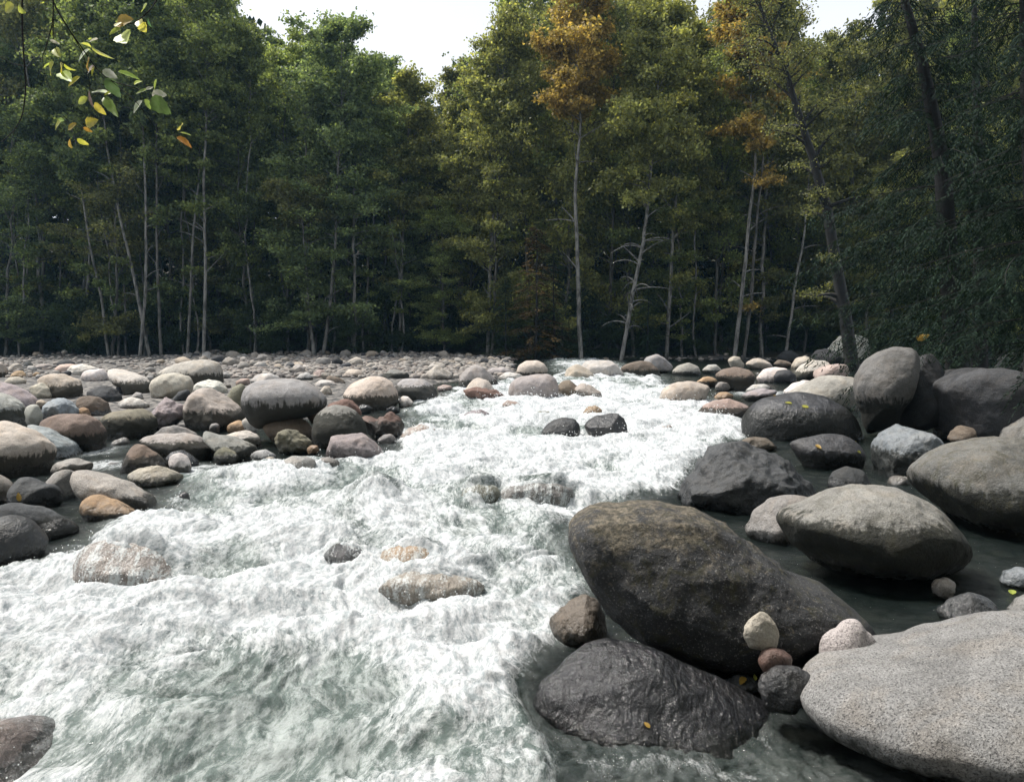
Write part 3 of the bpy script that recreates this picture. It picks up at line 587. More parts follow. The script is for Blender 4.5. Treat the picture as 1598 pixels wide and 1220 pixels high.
def radial(poly, cx, cy, n=240):
    th = (np.arange(n)) * 2 * math.pi / n
    R = np.zeros(n)
    P = np.array(poly) - np.array([cx, cy]); Q = np.roll(P, -1, axis=0)
    for k in range(n):
        d = np.array([math.cos(th[k]), math.sin(th[k])])
        best = 0
        for a, b in zip(P, Q):
            e = b - a; den = d[0] * e[1] - d[1] * e[0]
            if abs(den) < 1e-12: continue
            t_ = (a[0] * e[1] - a[1] * e[0]) / den; u = (a[0] * d[1] - a[1] * d[0]) / den
            if t_ > 0 and -1e-6 <= u <= 1 + 1e-6: best = max(best, t_)
        R[k] = best
    R[R == 0] = R[R > 0].mean()
    ker = np.exp(-0.5 * (np.arange(-6, 7) / 3.0) ** 2); ker /= ker.sum()
    R = np.convolve(np.concatenate([R[-6:], R, R[:6]]), ker, 'valid')
    return R
ROCKINFO = []
def build_rock(i, line):
    kind, ck, yb, opts, label, pts = line.split('|')
    pts = [tuple(float(v) for v in p.split(',')) for p in pts.split()]
    xs = [p[0] for p in pts]; ys = [p[1] for p in pts]
    yb = float(yb)
    h = max(ys) - min(ys)
    op = dict(kv.split('=') for kv in opts.split()); g = lambda k, d: float(op.get(k, d))
    under = g('under', 0)
    if yb <= 0: yb = max(ys) - 0.06 * h
    Yg = gY(yb)
    pxm = Yg / F
    W = (max(xs) - min(xs)) * pxm; H = h * pxm
    D = g('D', 0.5 * min(W, 1.7 * H))
    Yc = Yg + 0.62 * D
    if g('sink', 1) > 0:
        lim = max(ys) - 0.22 * h
        pts = [(x, y + (0.32 * h if y > lim else 0)) for x, y in pts]
    W3 = [at(x, y, Yc) for x, y in pts]
    x0, x1 = min(p.x for p in W3), max(p.x for p in W3)
    zlo = at(CX, yb, Yg).z; zt = max(p.z for p in W3); zb = min(p.z for p in W3)
    if under: zb -= 0.0
    poly = [(p.x, p.z) for p in W3]
    py = g('py', 0.5)
    # centre: area centroid, moved to the wanted ridge height
    A = cx = cz = 0
    for a, b in zip(poly, poly[1:] + poly[:1]):
        cr = a[0] * b[1] - b[0] * a[1]; A += cr; cx += (a[0] + b[0]) * cr; cz += (a[1] + b[1]) * cr
    cx /= 3 * A; cz /= 3 * A
    cz += (0.5 - py) * (zt - zb) * 1.0
    R = radial(poly, cx, cz)
    sub = int(g('sub', 0))
    if sub == 0: sub = 5 if W / Yg * F > 60 else 4
    V, Fc = ico(sub)
    th = np.arctan2(V[:, 2], V[:, 0]); s = np.sqrt(V[:, 0] ** 2 + V[:, 2] ** 2); d = np.abs(V[:, 1])
    k = (th % (2 * math.pi)) / (2 * math.pi) * len(R); k0 = np.floor(k).astype(int) % len(R); k1 = (k0 + 1) % len(R); f = k - np.floor(k)
    Rr = R[k0] * (1 - f) + R[k1] * f
    n0 = g('n', 2.0); ntp = g('nt', n0)
    up = np.clip(V[:, 2] * 0.5 + 0.5, 0, 1); up = up * up * (3 - 2 * up)
    nn = n0 * (1 - up) + ntp * up
    q = (s ** nn + d ** nn) ** (-1 / nn)
    rho = s * q; dep = d * q
    kk_ = (k0, k1, f)
    for it in range(3):                      # fit the outline as it is seen along the sight line
        X = np.stack([rho * Rr * np.cos(th), np.sign(V[:, 1]) * dep * D, rho * Rr * np.sin(th)], 1)
        if it == 2: break
        Pw = X + np.array([cx, Yc, cz - CAMZ]); dp = Pw[:, 1] * math.cos(PITCH) - Pw[:, 2] * math.sin(PITCH); uz = Pw[:, 1] * math.sin(PITCH) + Pw[:, 2] * math.cos(PITCH)
        qx = CX + F * Pw[:, 0] / dp; qy = CY - F * uz / dp
        c_ = np.array([cx, Yc, cz - CAMZ]); dpc = c_[1] * math.cos(PITCH) - c_[2] * math.sin(PITCH)
        ox = CX + F * c_[0] / dpc; oy = CY - F * (c_[1] * math.sin(PITCH) + c_[2] * math.cos(PITCH)) / dpc
        T = radial([(a - ox, oy - b) for a, b in pts], 0, 0)
        an_ = np.arctan2(oy - qy, qx - ox) % (2 * math.pi); rr_ = np.hypot(qx - ox, qy - oy)
        nb_ = 48; bi = np.minimum((an_ / (2 * math.pi) * nb_).astype(int), nb_ - 1); mx_ = np.zeros(nb_); np.maximum.at(mx_, bi, rr_)
        tb_ = T[((np.arange(nb_) + .5) / nb_ * 240).astype(int)]; rt = np.clip(tb_ / np.maximum(mx_, 1e-3), .72, 1.12); rt[mx_ == 0] = 1
        rt = (np.roll(rt, 1) + 2 * rt + np.roll(rt, -1)) / 4
        kq = (th % (2 * math.pi)) / (2 * math.pi) * nb_ - .5; q0 = np.floor(kq).astype(int); fq = kq - q0
        Rr = Rr * (rt[q0 % nb_] * (1 - fq) + rt[(q0 + 1) % nb_] * fq)
    size = math.sqrt(W * max(H, 0.3 * W))
    rng = np.random.RandomState(i + 11)
    ang = g('ang', 0 if int(g('sub', 0)) >= 6 else (.10, .32, .0, .22, .45)[i % 5])
    # facets of broken rock
    if ang > 0:
        c0 = X.mean(axis=0); Xn = X - c0; ext = np.abs(Xn).max(axis=0)
        for _ in range(int(9 + 10 * ang)):
            nrm = rng.normal(size=3); nrm[1] = -abs(nrm[1]) * 1.2 if rng.rand() < .7 else nrm[1]; nrm /= np.linalg.norm(nrm)
            hN = (Xn @ nrm); lim = hN.max() * rng.uniform(0.72, 0.93)
            ov = np.clip(hN - lim, 0, None); Xn = Xn - (ov * 0.9 * (0.5 + 0.5 * ang))[:, None] * nrm
        X = Xn + c0
    off = rng.rand(3) * 50
    nv = V
    amp = size * (0.028 + 0.035 * ang)
    dsp = fbm3(X / size * 1.7 + off, 3, i) * amp * 1.6
    if sub >= 5: dsp = dsp + fbm3(X / size * 9 + off, 4, i + 7, 0.55) * amp * (0.30 + .35 * ang)
    if ang > 0 and sub >= 4:
        rd = 1 - np.abs(fbm3(X / size * 3.2 + off, 4, i + 3)) * 2; dsp = dsp + rd * amp * 0.5 * ang
    X = X + nv * dsp[:, None]
    P = X + np.array([cx, Yc, cz])
    zl = SLOPE * Yg
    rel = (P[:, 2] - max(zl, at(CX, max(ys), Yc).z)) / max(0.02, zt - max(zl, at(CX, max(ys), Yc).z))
    base = np.array([cx, Yc, P[:, 2].min()])
    base[2] -= 0.035 if under else 0.0
    P = P - base - np.array([0, 0, 0.035 if under else 0.0])
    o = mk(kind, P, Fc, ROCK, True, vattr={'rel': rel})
    o.location = base
    c = COLR[ck]; j = rng.uniform(0.80, 1.08); gm = sum(c) / 3; c = tuple(gm + (v - gm) * .72 for v in c)
    jit = [v * j * rng.uniform(0.97, 1.03) for v in c]
    o.color = (*jit, 1)
    o['wet'] = g('wet', 0.0); o['speck'] = g('speck', 0.12); o['moss'] = g('moss', 0.06); o['lich'] = g('lich', 0.0); o['veil'] = g('veil', 0.9 if under else 0.0); td = g('stain_shade', -1.0 if under else 0.02); o['stain_shade'] = td + (.10 if td >= .1 else 0)  # stain line raised further to paint the rock fronts as shaded
    tag(o, label, kind)
    ROCKINFO.append((cx, Yg, Yc, W, D, 3.0 if g('calm', 0) else under, cx, zt, yb))
    return o
ROCK_OBJ = {}
for i, ln in enumerate([l for l in ROCKS.strip().split('\n') if l]):
    ROCK_OBJ[ln.split('|')[4]] = build_rock(i, ln)
#@@WATER
# ------------------------------------------------------------------ the river
def wx(px, py): Y = gY(py); return (px - CX) / F * (Y / ray(px, py)[1]), Y
EDGE_L = [(-900, 905), (-60, 890), (60, 872), (135, 835), (200, 805), (260, 790), (300, 740), (400, 725), (500, 718), (610, 703), (640, 668), (640, 640), (690, 618), (720, 600), (800, 592), (880, 588)]
EDGE_R = [(900, 1330), (850, 1180), (815, 1080), (850, 1000), (905, 960), (905, 880), (890, 830), (940, 785), (1030, 765), (1090, 715), (1160, 685), (1160, 650), (1100, 622), (1040, 596), (1030, 588)]
def edge_fn(pts):
    W = sorted([wx(*p)[::-1] for p in pts]); ys = np.array([p[0] for p in W]); xs = np.array([p[1] for p in W])
    return lambda Y: np.interp(Y, ys, xs)
eL, eR = edge_fn(EDGE_L), edge_fn(EDGE_R)
BLOBS = [  # x, y, rx, ry in rows/columns of the river as seen from the bank, and how foamy
    (150, 950, 260, 60, .55), (420, 935, 220, 45, .40), (60, 900, 120, 40, .5), (300, 1000, 180, 40, .15), (700, 985, 150, 60, .50), (640, 945, 110, 40, .5), (760, 1040, 110, 45, .35),
    (800, 715, 200, 26, .5), (640, 800, 160, 30, .35), (420, 830, 130, 32, .30), (930, 640, 190, 24, .60), (1050, 700, 80, 30, .5), (690, 690, 130, 22, .50),
    (880, 606, 130, 9, .5), (1000, 745, 120, 18, .45), (560, 850, 80, 22, .3), (800, 900, 80, 30, .2), (660, 1140, 110, 60, .28), (880, 700, 80, 16, .4), (1080, 660, 80, 14, .5),
    (200, 860, 120, 24, .35), (330, 800, 120, 16, .25), (1190, 612, 70, 6, .5), (160, 722, 60, 8, .5), (150, 700, 40, 8, .5), (280, 735, 80, 10, .3), (330, 725, 60, 8, .4), (620, 620, 60, 8, .4),(500, 610, 50, 8, .4),
    (250, 1090, 260, 40, -.22), (200, 1170, 300, 50, -.30), (520, 1120, 130, 50, -.16), (450, 770, 90, 12, -.22), (690, 850, 90, 20, -.25), (560, 1010, 120, 25, -.12), (860, 1120, 60, 90, -.35), (1060, 1190, 170, 22, .42), (900, 1200, 60, 60, .25), (1190, 1140, 30, 14, .35), (300, 770, 70, 10, -.2), (900, 780, 90, 18, -.1)]
BW = []
for (bx, by, rx, ry, a) in BLOBS:
    X0, Y0 = wx(bx, by); Xr = wx(bx + rx, by)[0] - X0; Ya = gY(by - ry); Yb = gY(by + ry)
    BW.append((X0, Y0, Xr, abs(Ya - Yb) / 2, a))
nr, nc = 900, 760
Yr = 2.35 * (46.0 / 2.35) ** (np.linspace(0, 1, nr))
U = np.linspace(-1, 1, nc)
HWd = 0.66 * Yr + 1.6
GX = U[None, :] * HWd[:, None]; GY = np.repeat(Yr[:, None], nc, 1)
x = GX.ravel(); y = GY.ravel()
wob = fbm2(x * 1.1, y * 0.9, 3, 5) * 0.10 * np.clip(y / 5, .5, 4)
dl = (x - eL(y)) + wob; dr = (eR(y) - x) + wob
sw = np.clip(y * 0.035, 0.1, 0.9)
main = 1 / (1 + np.exp(-np.clip(dl / sw * 3, -20, 20))) * 1 / (1 + np.exp(-np.clip(dr / sw * 3, -20, 20)))
foam = 0.42 * main
for (X0, Y0, rx, ry, a) in BW:
    foam += a * np.exp(-((x - X0) / rx) ** 2 - ((y - Y0) / ry) ** 2)
X9, Y9 = wx(1060, 1190); nearp = np.exp(-((x - X9) / .85) ** 2 - ((y - Y9) / .40) ** 2)
foam *= np.clip(0.25 + 0.75 * np.clip(main * 1.4, 0, 1) + nearp, 0, 1)
side = np.zeros_like(x)
for (X0, Y0, rx, ry, a) in BW[22:29]:
    side = np.maximum(side, np.exp(-((x - X0) / rx) ** 2 - ((y - Y0) / ry) ** 2))
foam = np.maximum(foam, side * 0.6)
# rocks break the current: pile up and froth round them, a wake of foam downstream
ht = np.zeros_like(x)
thin = np.zeros_like(x)
wake = np.zeros_like(x); calm = np.zeros_like(x)
for (cx, Yg, Yc, W, D, under, _, zt, yb) in ROCKINFO:
    if Yc > 44: continue
    rx = W * 0.5 + 0.02; m_in = float(np.interp(cx, [-99, 99], [0, 0]))
    sel = np.abs(x - cx) < rx * 3 + .3
    sel &= np.abs(y - Yc) < D * 3 + 1.0
    xs_, ys_ = x[sel], y[sel]
    q = np.sqrt(((xs_ - cx) / rx) ** 2 + ((ys_ - Yc) / (D + .02)) ** 2)
    ring = np.exp(-((q - 1.05) / 0.22) ** 2)
    dn = np.exp(-((xs_ - cx) / (rx * 0.9)) ** 2) * np.exp(-np.clip((Yc - D * .5 - ys_) / (D * 1.3 + .2), 0, 9)) * (ys_ < Yc)
    wake[sel] = np.maximum(wake[sel], np.maximum(ring * 0.6, dn))
    if under == 3:
        calm[sel] = np.maximum(calm[sel], np.exp(-(q / 1.25) ** 4))
    elif under == 2:
        hh = zt - SLOPE * Yc; fl = np.clip(1.15 - q * q, 0, 1) ** .6
        ht[sel] = np.maximum(ht[sel], fl * hh * 1.0); thin[sel] = np.maximum(thin[sel], np.clip(fl * 3, 0, .93)); foam[sel] -= .45 * fl
    elif under:
        hh = max(0.03, zt - SLOPE * Yc)
        q2 = np.sqrt(((xs_ - cx) / rx) ** 2 + ((ys_ - Yc - D * .45) / (D * .8 + .02)) ** 2)
        fl = np.exp(-(np.clip(q2 - 0.2, 0, 9) / 0.6) ** 2)
        zz = fl * (hh * 0.80)
        ht[sel] = np.maximum(ht[sel], zz)
        thin[sel] = np.maximum(thin[sel], np.clip(fl * .6, 0, .35))
        foam[sel] -= 0.15 * np.exp(-(q / 0.9) ** 2)
    else:
        thin[sel] = np.maximum(thin[sel], 0.0)
foam += wake * 0.30 * np.clip(main * 1.6, 0, 1)
bigf = fbm2(x * math.cos(.24) * 1.0 + y * .24, (y - x * .24) * .42, 4, 91, .6)
foam += main * bigf * 0.55
aer = np.clip(main * 1.15 - 0.05 + side * 0.7, 0, 1)
aer = np.maximum(aer, nearp * .38)
thin = np.maximum(thin * 0.85, np.clip((1 - main) * 1.3 - side - nearp, 0, 0.30))
fo = np.clip(foam, 0, 1)
sc = np.clip(0.5 + y * 0.11, 0.7, 3.4)           # standing waves grow with the size of the boulders upstream
en = 0.18 + 0.82 * np.clip(main * 1.2, 0, 1); en = np.maximum(en, .6 * np.clip((5.2 - y) / 1.2, 0, 1))
xr = x * math.cos(.24) + y * math.sin(.24); yr = -x * math.sin(.24) + y * math.cos(.24)
wv = fbm2(xr * 0.8, yr * 1.3, 3, 21) * 0.12 + fbm2(xr * 3.1, yr * 2.1, 4, 31, .48) * 0.034
rg = (0.5 - np.abs(fbm2(xr * 2.3 + 3 * fbm2(x, y, 2, 9), yr * 1.7, 4, 41, .46))) * 0.045
fr1 = (0.5 - np.abs(fbm2(x * 7.5, y * 5.5, 4, 51, .6))) * 0.014
fr2 = fbm2(x * 26, y * 15, 3, 61, .6) * 0.004
lap = fbm2(xr * 13, yr * 6, 4, 71, .6) * 0.009
fo = np.clip(fo + main * (wv * 1.6 + rg * 4.0 - .03), 0, 1)
en = np.maximum(en, .8 * nearp)
z = SLOPE * y + nearp * (0.5 - np.abs(fbm2(xr * 9, yr * 15, 3, 95, .55))) * .03 + en * (wv + rg + lap) + fo * main * (fr1 + fr2) * np.clip(.8 + y * .02, .8, 1.3) + ht
z += main * fo * 0.05 + wake * main * 0.05
z = z * (1 - calm) + calm * (SLOPE * y - .02) - 0.03
VW = np.stack([x, y, z], 1)
ii = np.arange(nr - 1)[:, None] * nc; jj = np.arange(nc - 1)[None, :]
FW = np.stack([ii + jj, ii + jj + 1, ii + nc + jj + 1, ii + nc + jj], -1).reshape(-1, 4)
river = mk('river_water', VW, FW, WATER, True, vattr={'foam': fo, 'aer': aer, 'thin': thin})
tag(river, kind='structure')
def water_z(px_, py_):
    i_ = int(np.clip(np.searchsorted(Yr, py_), 0, nr - 1)); j_ = int(np.clip(round((px_ / HWd[i_] + 1) / 2 * (nc - 1)), 0, nc - 1))
    k_ = i_ * nc + j_
    return z[k_], fo[k_], main[k_], wake[k_]
# spray thrown up where foam is strongest
rng = np.random.RandomState(4)
cand = np.where((main > .6) & (y < 22))[0]
prob = (wake[cand] * 1.2 + fo[cand] ** 3) * (y[cand] ** 1.1); prob /= prob.sum()
pick = rng.choice(cand, 7000, p=prob)
V0, F0 = ico(1)
nP = len(pick); rad = rng.uniform(0.0012, 0.0034, nP) * (0.5 + y[pick] * 0.16)
hgt = np.abs(rng.normal(0, 1, nP)) ** 1.3 * (0.018 + 0.05 * wake[pick]) * (0.8 + .05 * y[pick])
Cc = np.stack([x[pick] + rng.normal(0, .02, nP), y[pick] + rng.normal(0, .02, nP), z[pick] + hgt], 1)
VS = (V0[None] * rad[:, None, None] * rng.uniform(.7, 1.5, (nP, 1, 3)) + Cc[:, None, :]).reshape(-1, 3)
FS = (F0[None] + (np.arange(nP) * len(V0))[:, None, None]).reshape(-1, 3)
m_, t_, o_ = newmat('spray_drops'); p_ = t_.nodes.new('ShaderNodeBsdfPrincipled'); setin(t_, p_, 'Base Color', (.86, .88, .88)); setin(t_, p_, 'Roughness', .25); t_.links.new(p_.outputs[0], o_.inputs[0])
tag(mk('spray', VS, FS, m_, True), 'white spray drops leaping above the foam of the rapids', 'spray', kind='stuff')
# ------------------------------------------------------------------ ground: bed, banks, gravel bar, forest floor in one sheet
gy = np.concatenate([np.linspace(-40, 2, 40), 2.2 * (90 / 2.2) ** np.linspace(0, 1, 330), np.linspace(95, 700, 60)])
gu = np.linspace(-1, 1, 420)
hw_ = np.clip(0.75 * gy + 8, 40, 900)
gx = (gu[None, :] * np.abs(gu[None, :]) ** 0.35) * hw_[:, None]; gyy = np.repeat(gy[:, None], len(gu), 1)
x2 = gx.ravel(); y2 = gyy.ravel()
def bank_h(x2, y2):
    yc = np.clip(y2, 2.4, 45)
    a = np.clip((eL(yc) - x2) / (0.4 + .05 * yc), 0, 1); b = np.clip((x2 - eR(yc)) / (0.3 + .05 * yc), 0, 1)
    out = np.maximum(a, b)
    hh = -0.34 + 0.24 * out + fbm2(x2 * .9, y2 * .9, 4, 81) * 0.05
    hh = hh + np.clip((y2 - 12) / 6, 0, 1) * a * 0.13
    # gravel bar before the forest
    xb = (x2 / np.maximum(y2, 1)) * F + CX
    bar = np.clip((y2 - 27) / 8, 0, 1) * (1 / (1 + np.exp((xb - 800) / 25)))
    hh = hh + bar * 0.04
    hh = hh + np.clip((y2 - 36) / 6, 0, 1) * 0.03 * (1 - bar)
    rs = np.clip((y2 - 45) / 10, 0, 1)
    hh = hh + np.clip((y2 - 50) / 10, 0, 1) * 0.6 + np.clip(y2 - 66, 0, 45) * 0.36 + fbm2(x2 * .3, y2 * .3, 4, 82) * 0.5 * rs
    nr_ = np.clip((1.2 - y2) / 3, 0, 1) 
    hh = hh + nr_ * 0.35
    rb = np.clip((x2 - 0.60 * yc - 1.6) / 5, 0, 1); hh = hh + rb * 0.9
    lb = np.clip((-x2 - 0.70 * yc - 3) / 6, 0, 1); hh = hh + lb * 0.8
    return SLOPE * np.clip(y2, 0, 60) + hh, np.clip(np.maximum.reduce([rs * 1.5, rb * 1.5, lb, nr_ * 0]), 0, 1)
z2, fo2 = bank_h(x2, y2)
V2 = np.stack([x2, y2, z2], 1); ng = len(gu)
ii = np.arange(len(gy) - 1)[:, None] * ng; jj = np.arange(ng - 1)[None, :]
F2 = np.stack([ii + jj, ii + jj + 1, ii + ng + jj + 1, ii + ng + jj], -1).reshape(-1, 4)
tag(mk('ground', V2, F2, GROUND, True, vattr={'forest': fo2}), kind='structure')
def gz(a, b): return float(bank_h(np.array([a]), np.array([b]))[0][0])
# ------------------------------------------------------------------ small stones: gravel bar and gaps between boulders
rng = np.random.RandomState(77)
PV, PF = ico(2); variants = []
PV3, PF3 = ico(3)
for k in range(9):
    Vv = PV3 * np.array([1, rng.uniform(.65, .9), rng.uniform(.5, .75)])
    nn_ = rng.uniform(1.8, 3.0); Vv = Vv * ((np.abs(PV3) ** nn_).sum(1) ** (-1 / nn_))[:, None]
    Vv = Vv + PV3 * (fbm3(PV3 * 1.3 + k * 9, 3, k) * 0.22)[:, None]
    variants.append(mk('cobble', Vv, PF3, ROCK, True, vattr={'rel': np.full(len(Vv), 1.0)}, link=False))
cols = [COLR[k] for k in ('tan', 'pale', 'grey', 'wg', 'mid', 'mid', 'mid', 'wg', 'grey', 'tan', 'wg', 'dark')]
def cobble(X, Y, r, label, group, name='cobble', lift=0.35):
    o = ob(name, variants[rng.randint(9)]); o.location = (X, Y, gz(X, Y) + r * lift)
    o.rotation_euler = (rng.uniform(-.4, .4), rng.uniform(-.4, .4), rng.uniform(0, 6.28)); o.scale = (r, r, r)
    c = cols[rng.randint(len(cols))]; j = rng.uniform(.55, 1.05); o.color = (c[0] * j, c[1] * j, c[2] * j, 1)
    o['wet'] = 0.0; o['lich'] = 0.0; o['veil'] = 0.0; o['speck'] = 0.1; o['moss'] = 0.05; o['stain_shade'] = -1.0
    tag(o, label, 'cobble', group)
def pxw(px, Y): return (px - CX) / F * Y
n = 0
while n < 215:
    Y = rng.uniform(30, 49); p = rng.uniform(280, 800) if rng.rand() < .8 else rng.uniform(-20, 1260)
    if p > 800 and Y < 44: continue
    cobble(pxw(p, Y), Y, rng.uniform(.10, .24) * (1 + .8 * (rng.rand() < .12)), 'small rounded cobble among many on the pale gravel bar below the forest', 'cobbles on the gravel bar'); n += 1
n = 0
while n < 85:
    p = rng.uniform(-20, 520) if rng.rand() < .72 else rng.uniform(1180, 1560)
    Y = rng.uniform(9, 32) if p < 600 else rng.uniform(7, 40)
    X = pxw(p, Y)
    if p > 600 and X < eR(Y) + .3: continue
    cobble(X, Y, rng.uniform(.05, .15) * (.7 + Y * .02), 'small stone lying in the gaps between the bank boulders', 'stones between the boulders', 'stone', .6); n += 1
# the rest of the gravel as one mass
nG = 9000
Yg_ = rng.uniform(27, 50, nG); pg = np.where(rng.rand(nG) < .75, rng.uniform(260, 830, nG), rng.uniform(-60, 1350, nG)); Xg = (pg - CX) / F * Yg_
Zg = bank_h(Xg, Yg_)[0]; rg_ = rng.uniform(.045, .13, nG)
keep = ~((pg > 800) & (Yg_ < 43)); Xg, Yg_, Zg, rg_ = Xg[keep], Yg_[keep], Zg[keep], rg_[keep]
nG = len(Xg); PV1, PF1 = ico(2)
jitv = rng.uniform(.6, 1.2, (nG, 1, 3)) * np.array([1.15, 1.0, .7])
VG = (PV1[None] * rg_[:, None, None] * jitv + np.stack([Xg, Yg_, Zg + rg_ * .3], 1)[:, None, :]).reshape(-1, 3)
FG = (PF1[None] + (np.arange(nG) * len(PV1))[:, None, None]).reshape(-1, 3)
def gravel_material():
    m, t, o = newmat('gravel'); r = gattr(t, 'rnd'); r2 = gattr(t, 'clump')
    c = mixc(t, r, (0.07, 0.07, 0.075), (0.40, 0.37, 0.33)); c = mixc(t, M(t, 'MULTIPLY', r2, .4), c, (0.36, 0.26, 0.20))
    g = t.nodes.new('ShaderNodeNewGeometry'); nz = tex(t, g.outputs['Position'], 30, 4, .7)
    c = mixc(t, 0.5, c, mixc(t, nz, (0.05, 0.05, 0.05), c))
    p = t.nodes.new('ShaderNodeBsdfPrincipled'); setin(t, p, 'Base Color', c); setin(t, p, 'Roughness', .85); t.links.new(p.outputs[0], o.inputs[0]); return m
tag(mk('gravel', VG, FG, gravel_material(), True, fattr={'rnd': np.repeat(rng.rand(nG), len(PF1)), 'clump': np.repeat(rng.rand(nG) ** 2, len(PF1))}), 'loose grey and tan gravel of the bar at the forest foot', 'gravel', kind='stuff')
#@@TREES
# ------------------------------------------------------------------ trees
def quads(C, Nn, Ax, L, Wd, rng, bend=0.0):
    """leaf-shaped rhombs: centre C, axis Ax, normal Nn"""
    B = np.cross(Nn, Ax); B /= np.linalg.norm(B, axis=1)[:, None] + 1e-9
    L = L[:, None]; Wd = Wd[:, None]
    V = np.stack([C - Ax * L * .5, C + B * Wd * .5 - Ax * L * .05, C + Ax * L * .5 , C - B * Wd * .5 - Ax * L * .05], 1)
    return V.reshape(-1, 3), np.arange(len(C) * 4).reshape(-1, 4)
def unit(v): return v / (np.linalg.norm(v, axis=-1, keepdims=True) + 1e-9)
def alder(seed, H=20.0, base=0.25, R=3.2, nleaf=20000, leaf=.15, path=None, r0=.105, lean=0.0, dens_low=.5, sides=6, droop=0.1, bare=0):
    rng = np.random.RandomState(seed)
    n = 22
    tt = np.linspace(0, 1, n)
    if path is None:
        a = rng.uniform(0, 6.28); sway = np.cumsum(rng.normal(0, .10, (n, 2)), axis=0) * .9
        P = np.stack([sway[:, 0] + math.cos(a) * lean * tt ** 1.4 * H, sway[:, 1] + math.sin(a) * lean * tt ** 1.4 * H, tt * H], 1); P[:, :2] -= P[0, :2]
    else:
        pp = np.array(path); s = np.linspace(0, 1, len(pp)); P = np.stack([np.interp(tt, s, pp[:, k]) for k in range(3)], 1)
        P[:, :2] += np.cumsum(rng.normal(0, .02, (n, 2)), axis=0)
    rad = r0 * (1 - tt) ** .8 + .012
    tb = Buf(); tube(tb, P, rad, sides)
    C = []; clump = []
    nb = int(54 * H / 20)
    bt = np.concatenate([base + (1 - base) * rng.rand(nb) ** .85, rng.uniform(.08, base, int(nb * .35 * dens_low))])
    for b in bt:
        p0 = np.array([np.interp(b, tt, P[:, k]) for k in range(3)])
        u = (b - base) / (1 - base)
        prof = (min(1, .45 + u * 1.4) * max(0, 1 - u ** 3.2) ** .5) if u > 0 else .45
        L = R * (0.35 + .75 * prof) * rng.uniform(.6, 1.15)
        az = rng.uniform(0, 6.28); el = R_(rng.uniform(12, 50) + 22 * max(0, u))
        d = np.array([math.cos(az) * math.cos(el), math.sin(az) * math.cos(el), math.sin(el)])
        m = 7; q = np.linspace(0, 1, m)
        side = rng.normal(0, .12, 3)
        pts = p0 + q[:, None] * d * L + (q ** 2)[:, None] * (np.array([0, 0, -1]) * L * (droop + .25 * rng.rand()) + side * L)
        tube(tb, pts, np.interp(b, tt, rad) * .42 * (1 - q) ** .7 + .006, 4)
        if bare and u <= 0 and rng.rand() < bare: continue
        ns = int(5 + L * 3.0)
        for _ in range(ns):
            qq = rng.uniform(.22, 1) ** .8
            sp = np.array([np.interp(qq, q, pts[:, k]) for k in range(3)])
            a2 = rng.uniform(0, 6.28); l2 = L * .34 * rng.uniform(.5, 1.1) * (1.15 - qq * .5)
            d2 = unit(d * .6 + np.array([math.cos(a2), math.sin(a2), rng.uniform(-.15, .35)]))
            e = sp + d2 * l2
            tube(tb, [sp, (sp + e) / 2 + np.array([0, 0, -.03]), e], [.008, .006, .004], 3)
            k = max(4, int(rng.gamma(3, 1) * 8))
            f = rng.uniform(.15, 1.1, k)[:, None]
            c = sp + d2 * l2 * f + rng.normal(0, 1, (k, 3)) * np.array([.30, .30, .16]) * (0.5 + l2 * .5)
            C.append(c); clump.append(np.full(k, rng.rand()))
    C = np.concatenate(C); clump = np.concatenate(clump)
    if len(C) < nleaf:
        rep = nleaf // len(C) + 1
        C = np.concatenate([C + (rng.normal(0, .10, C.shape) * (k > 0)) for k in range(rep)])[:nleaf]; clump = np.tile(clump, rep)[:nleaf]
    k = len(C)
    Nn = unit(rng.normal(0, 1, (k, 3)) * .9 + np.array([-.15, -.15, .5])); Ax = unit(np.cross(Nn, rng.normal(0, 1, (k, 3))))
    V, Fc = quads(C, Nn, Ax, rng.uniform(.75, 1.25, k) * leaf, rng.uniform(.5, .8, k) * leaf, rng)
    return tb.arr(), (V, Fc, rng.rand(k), clump)
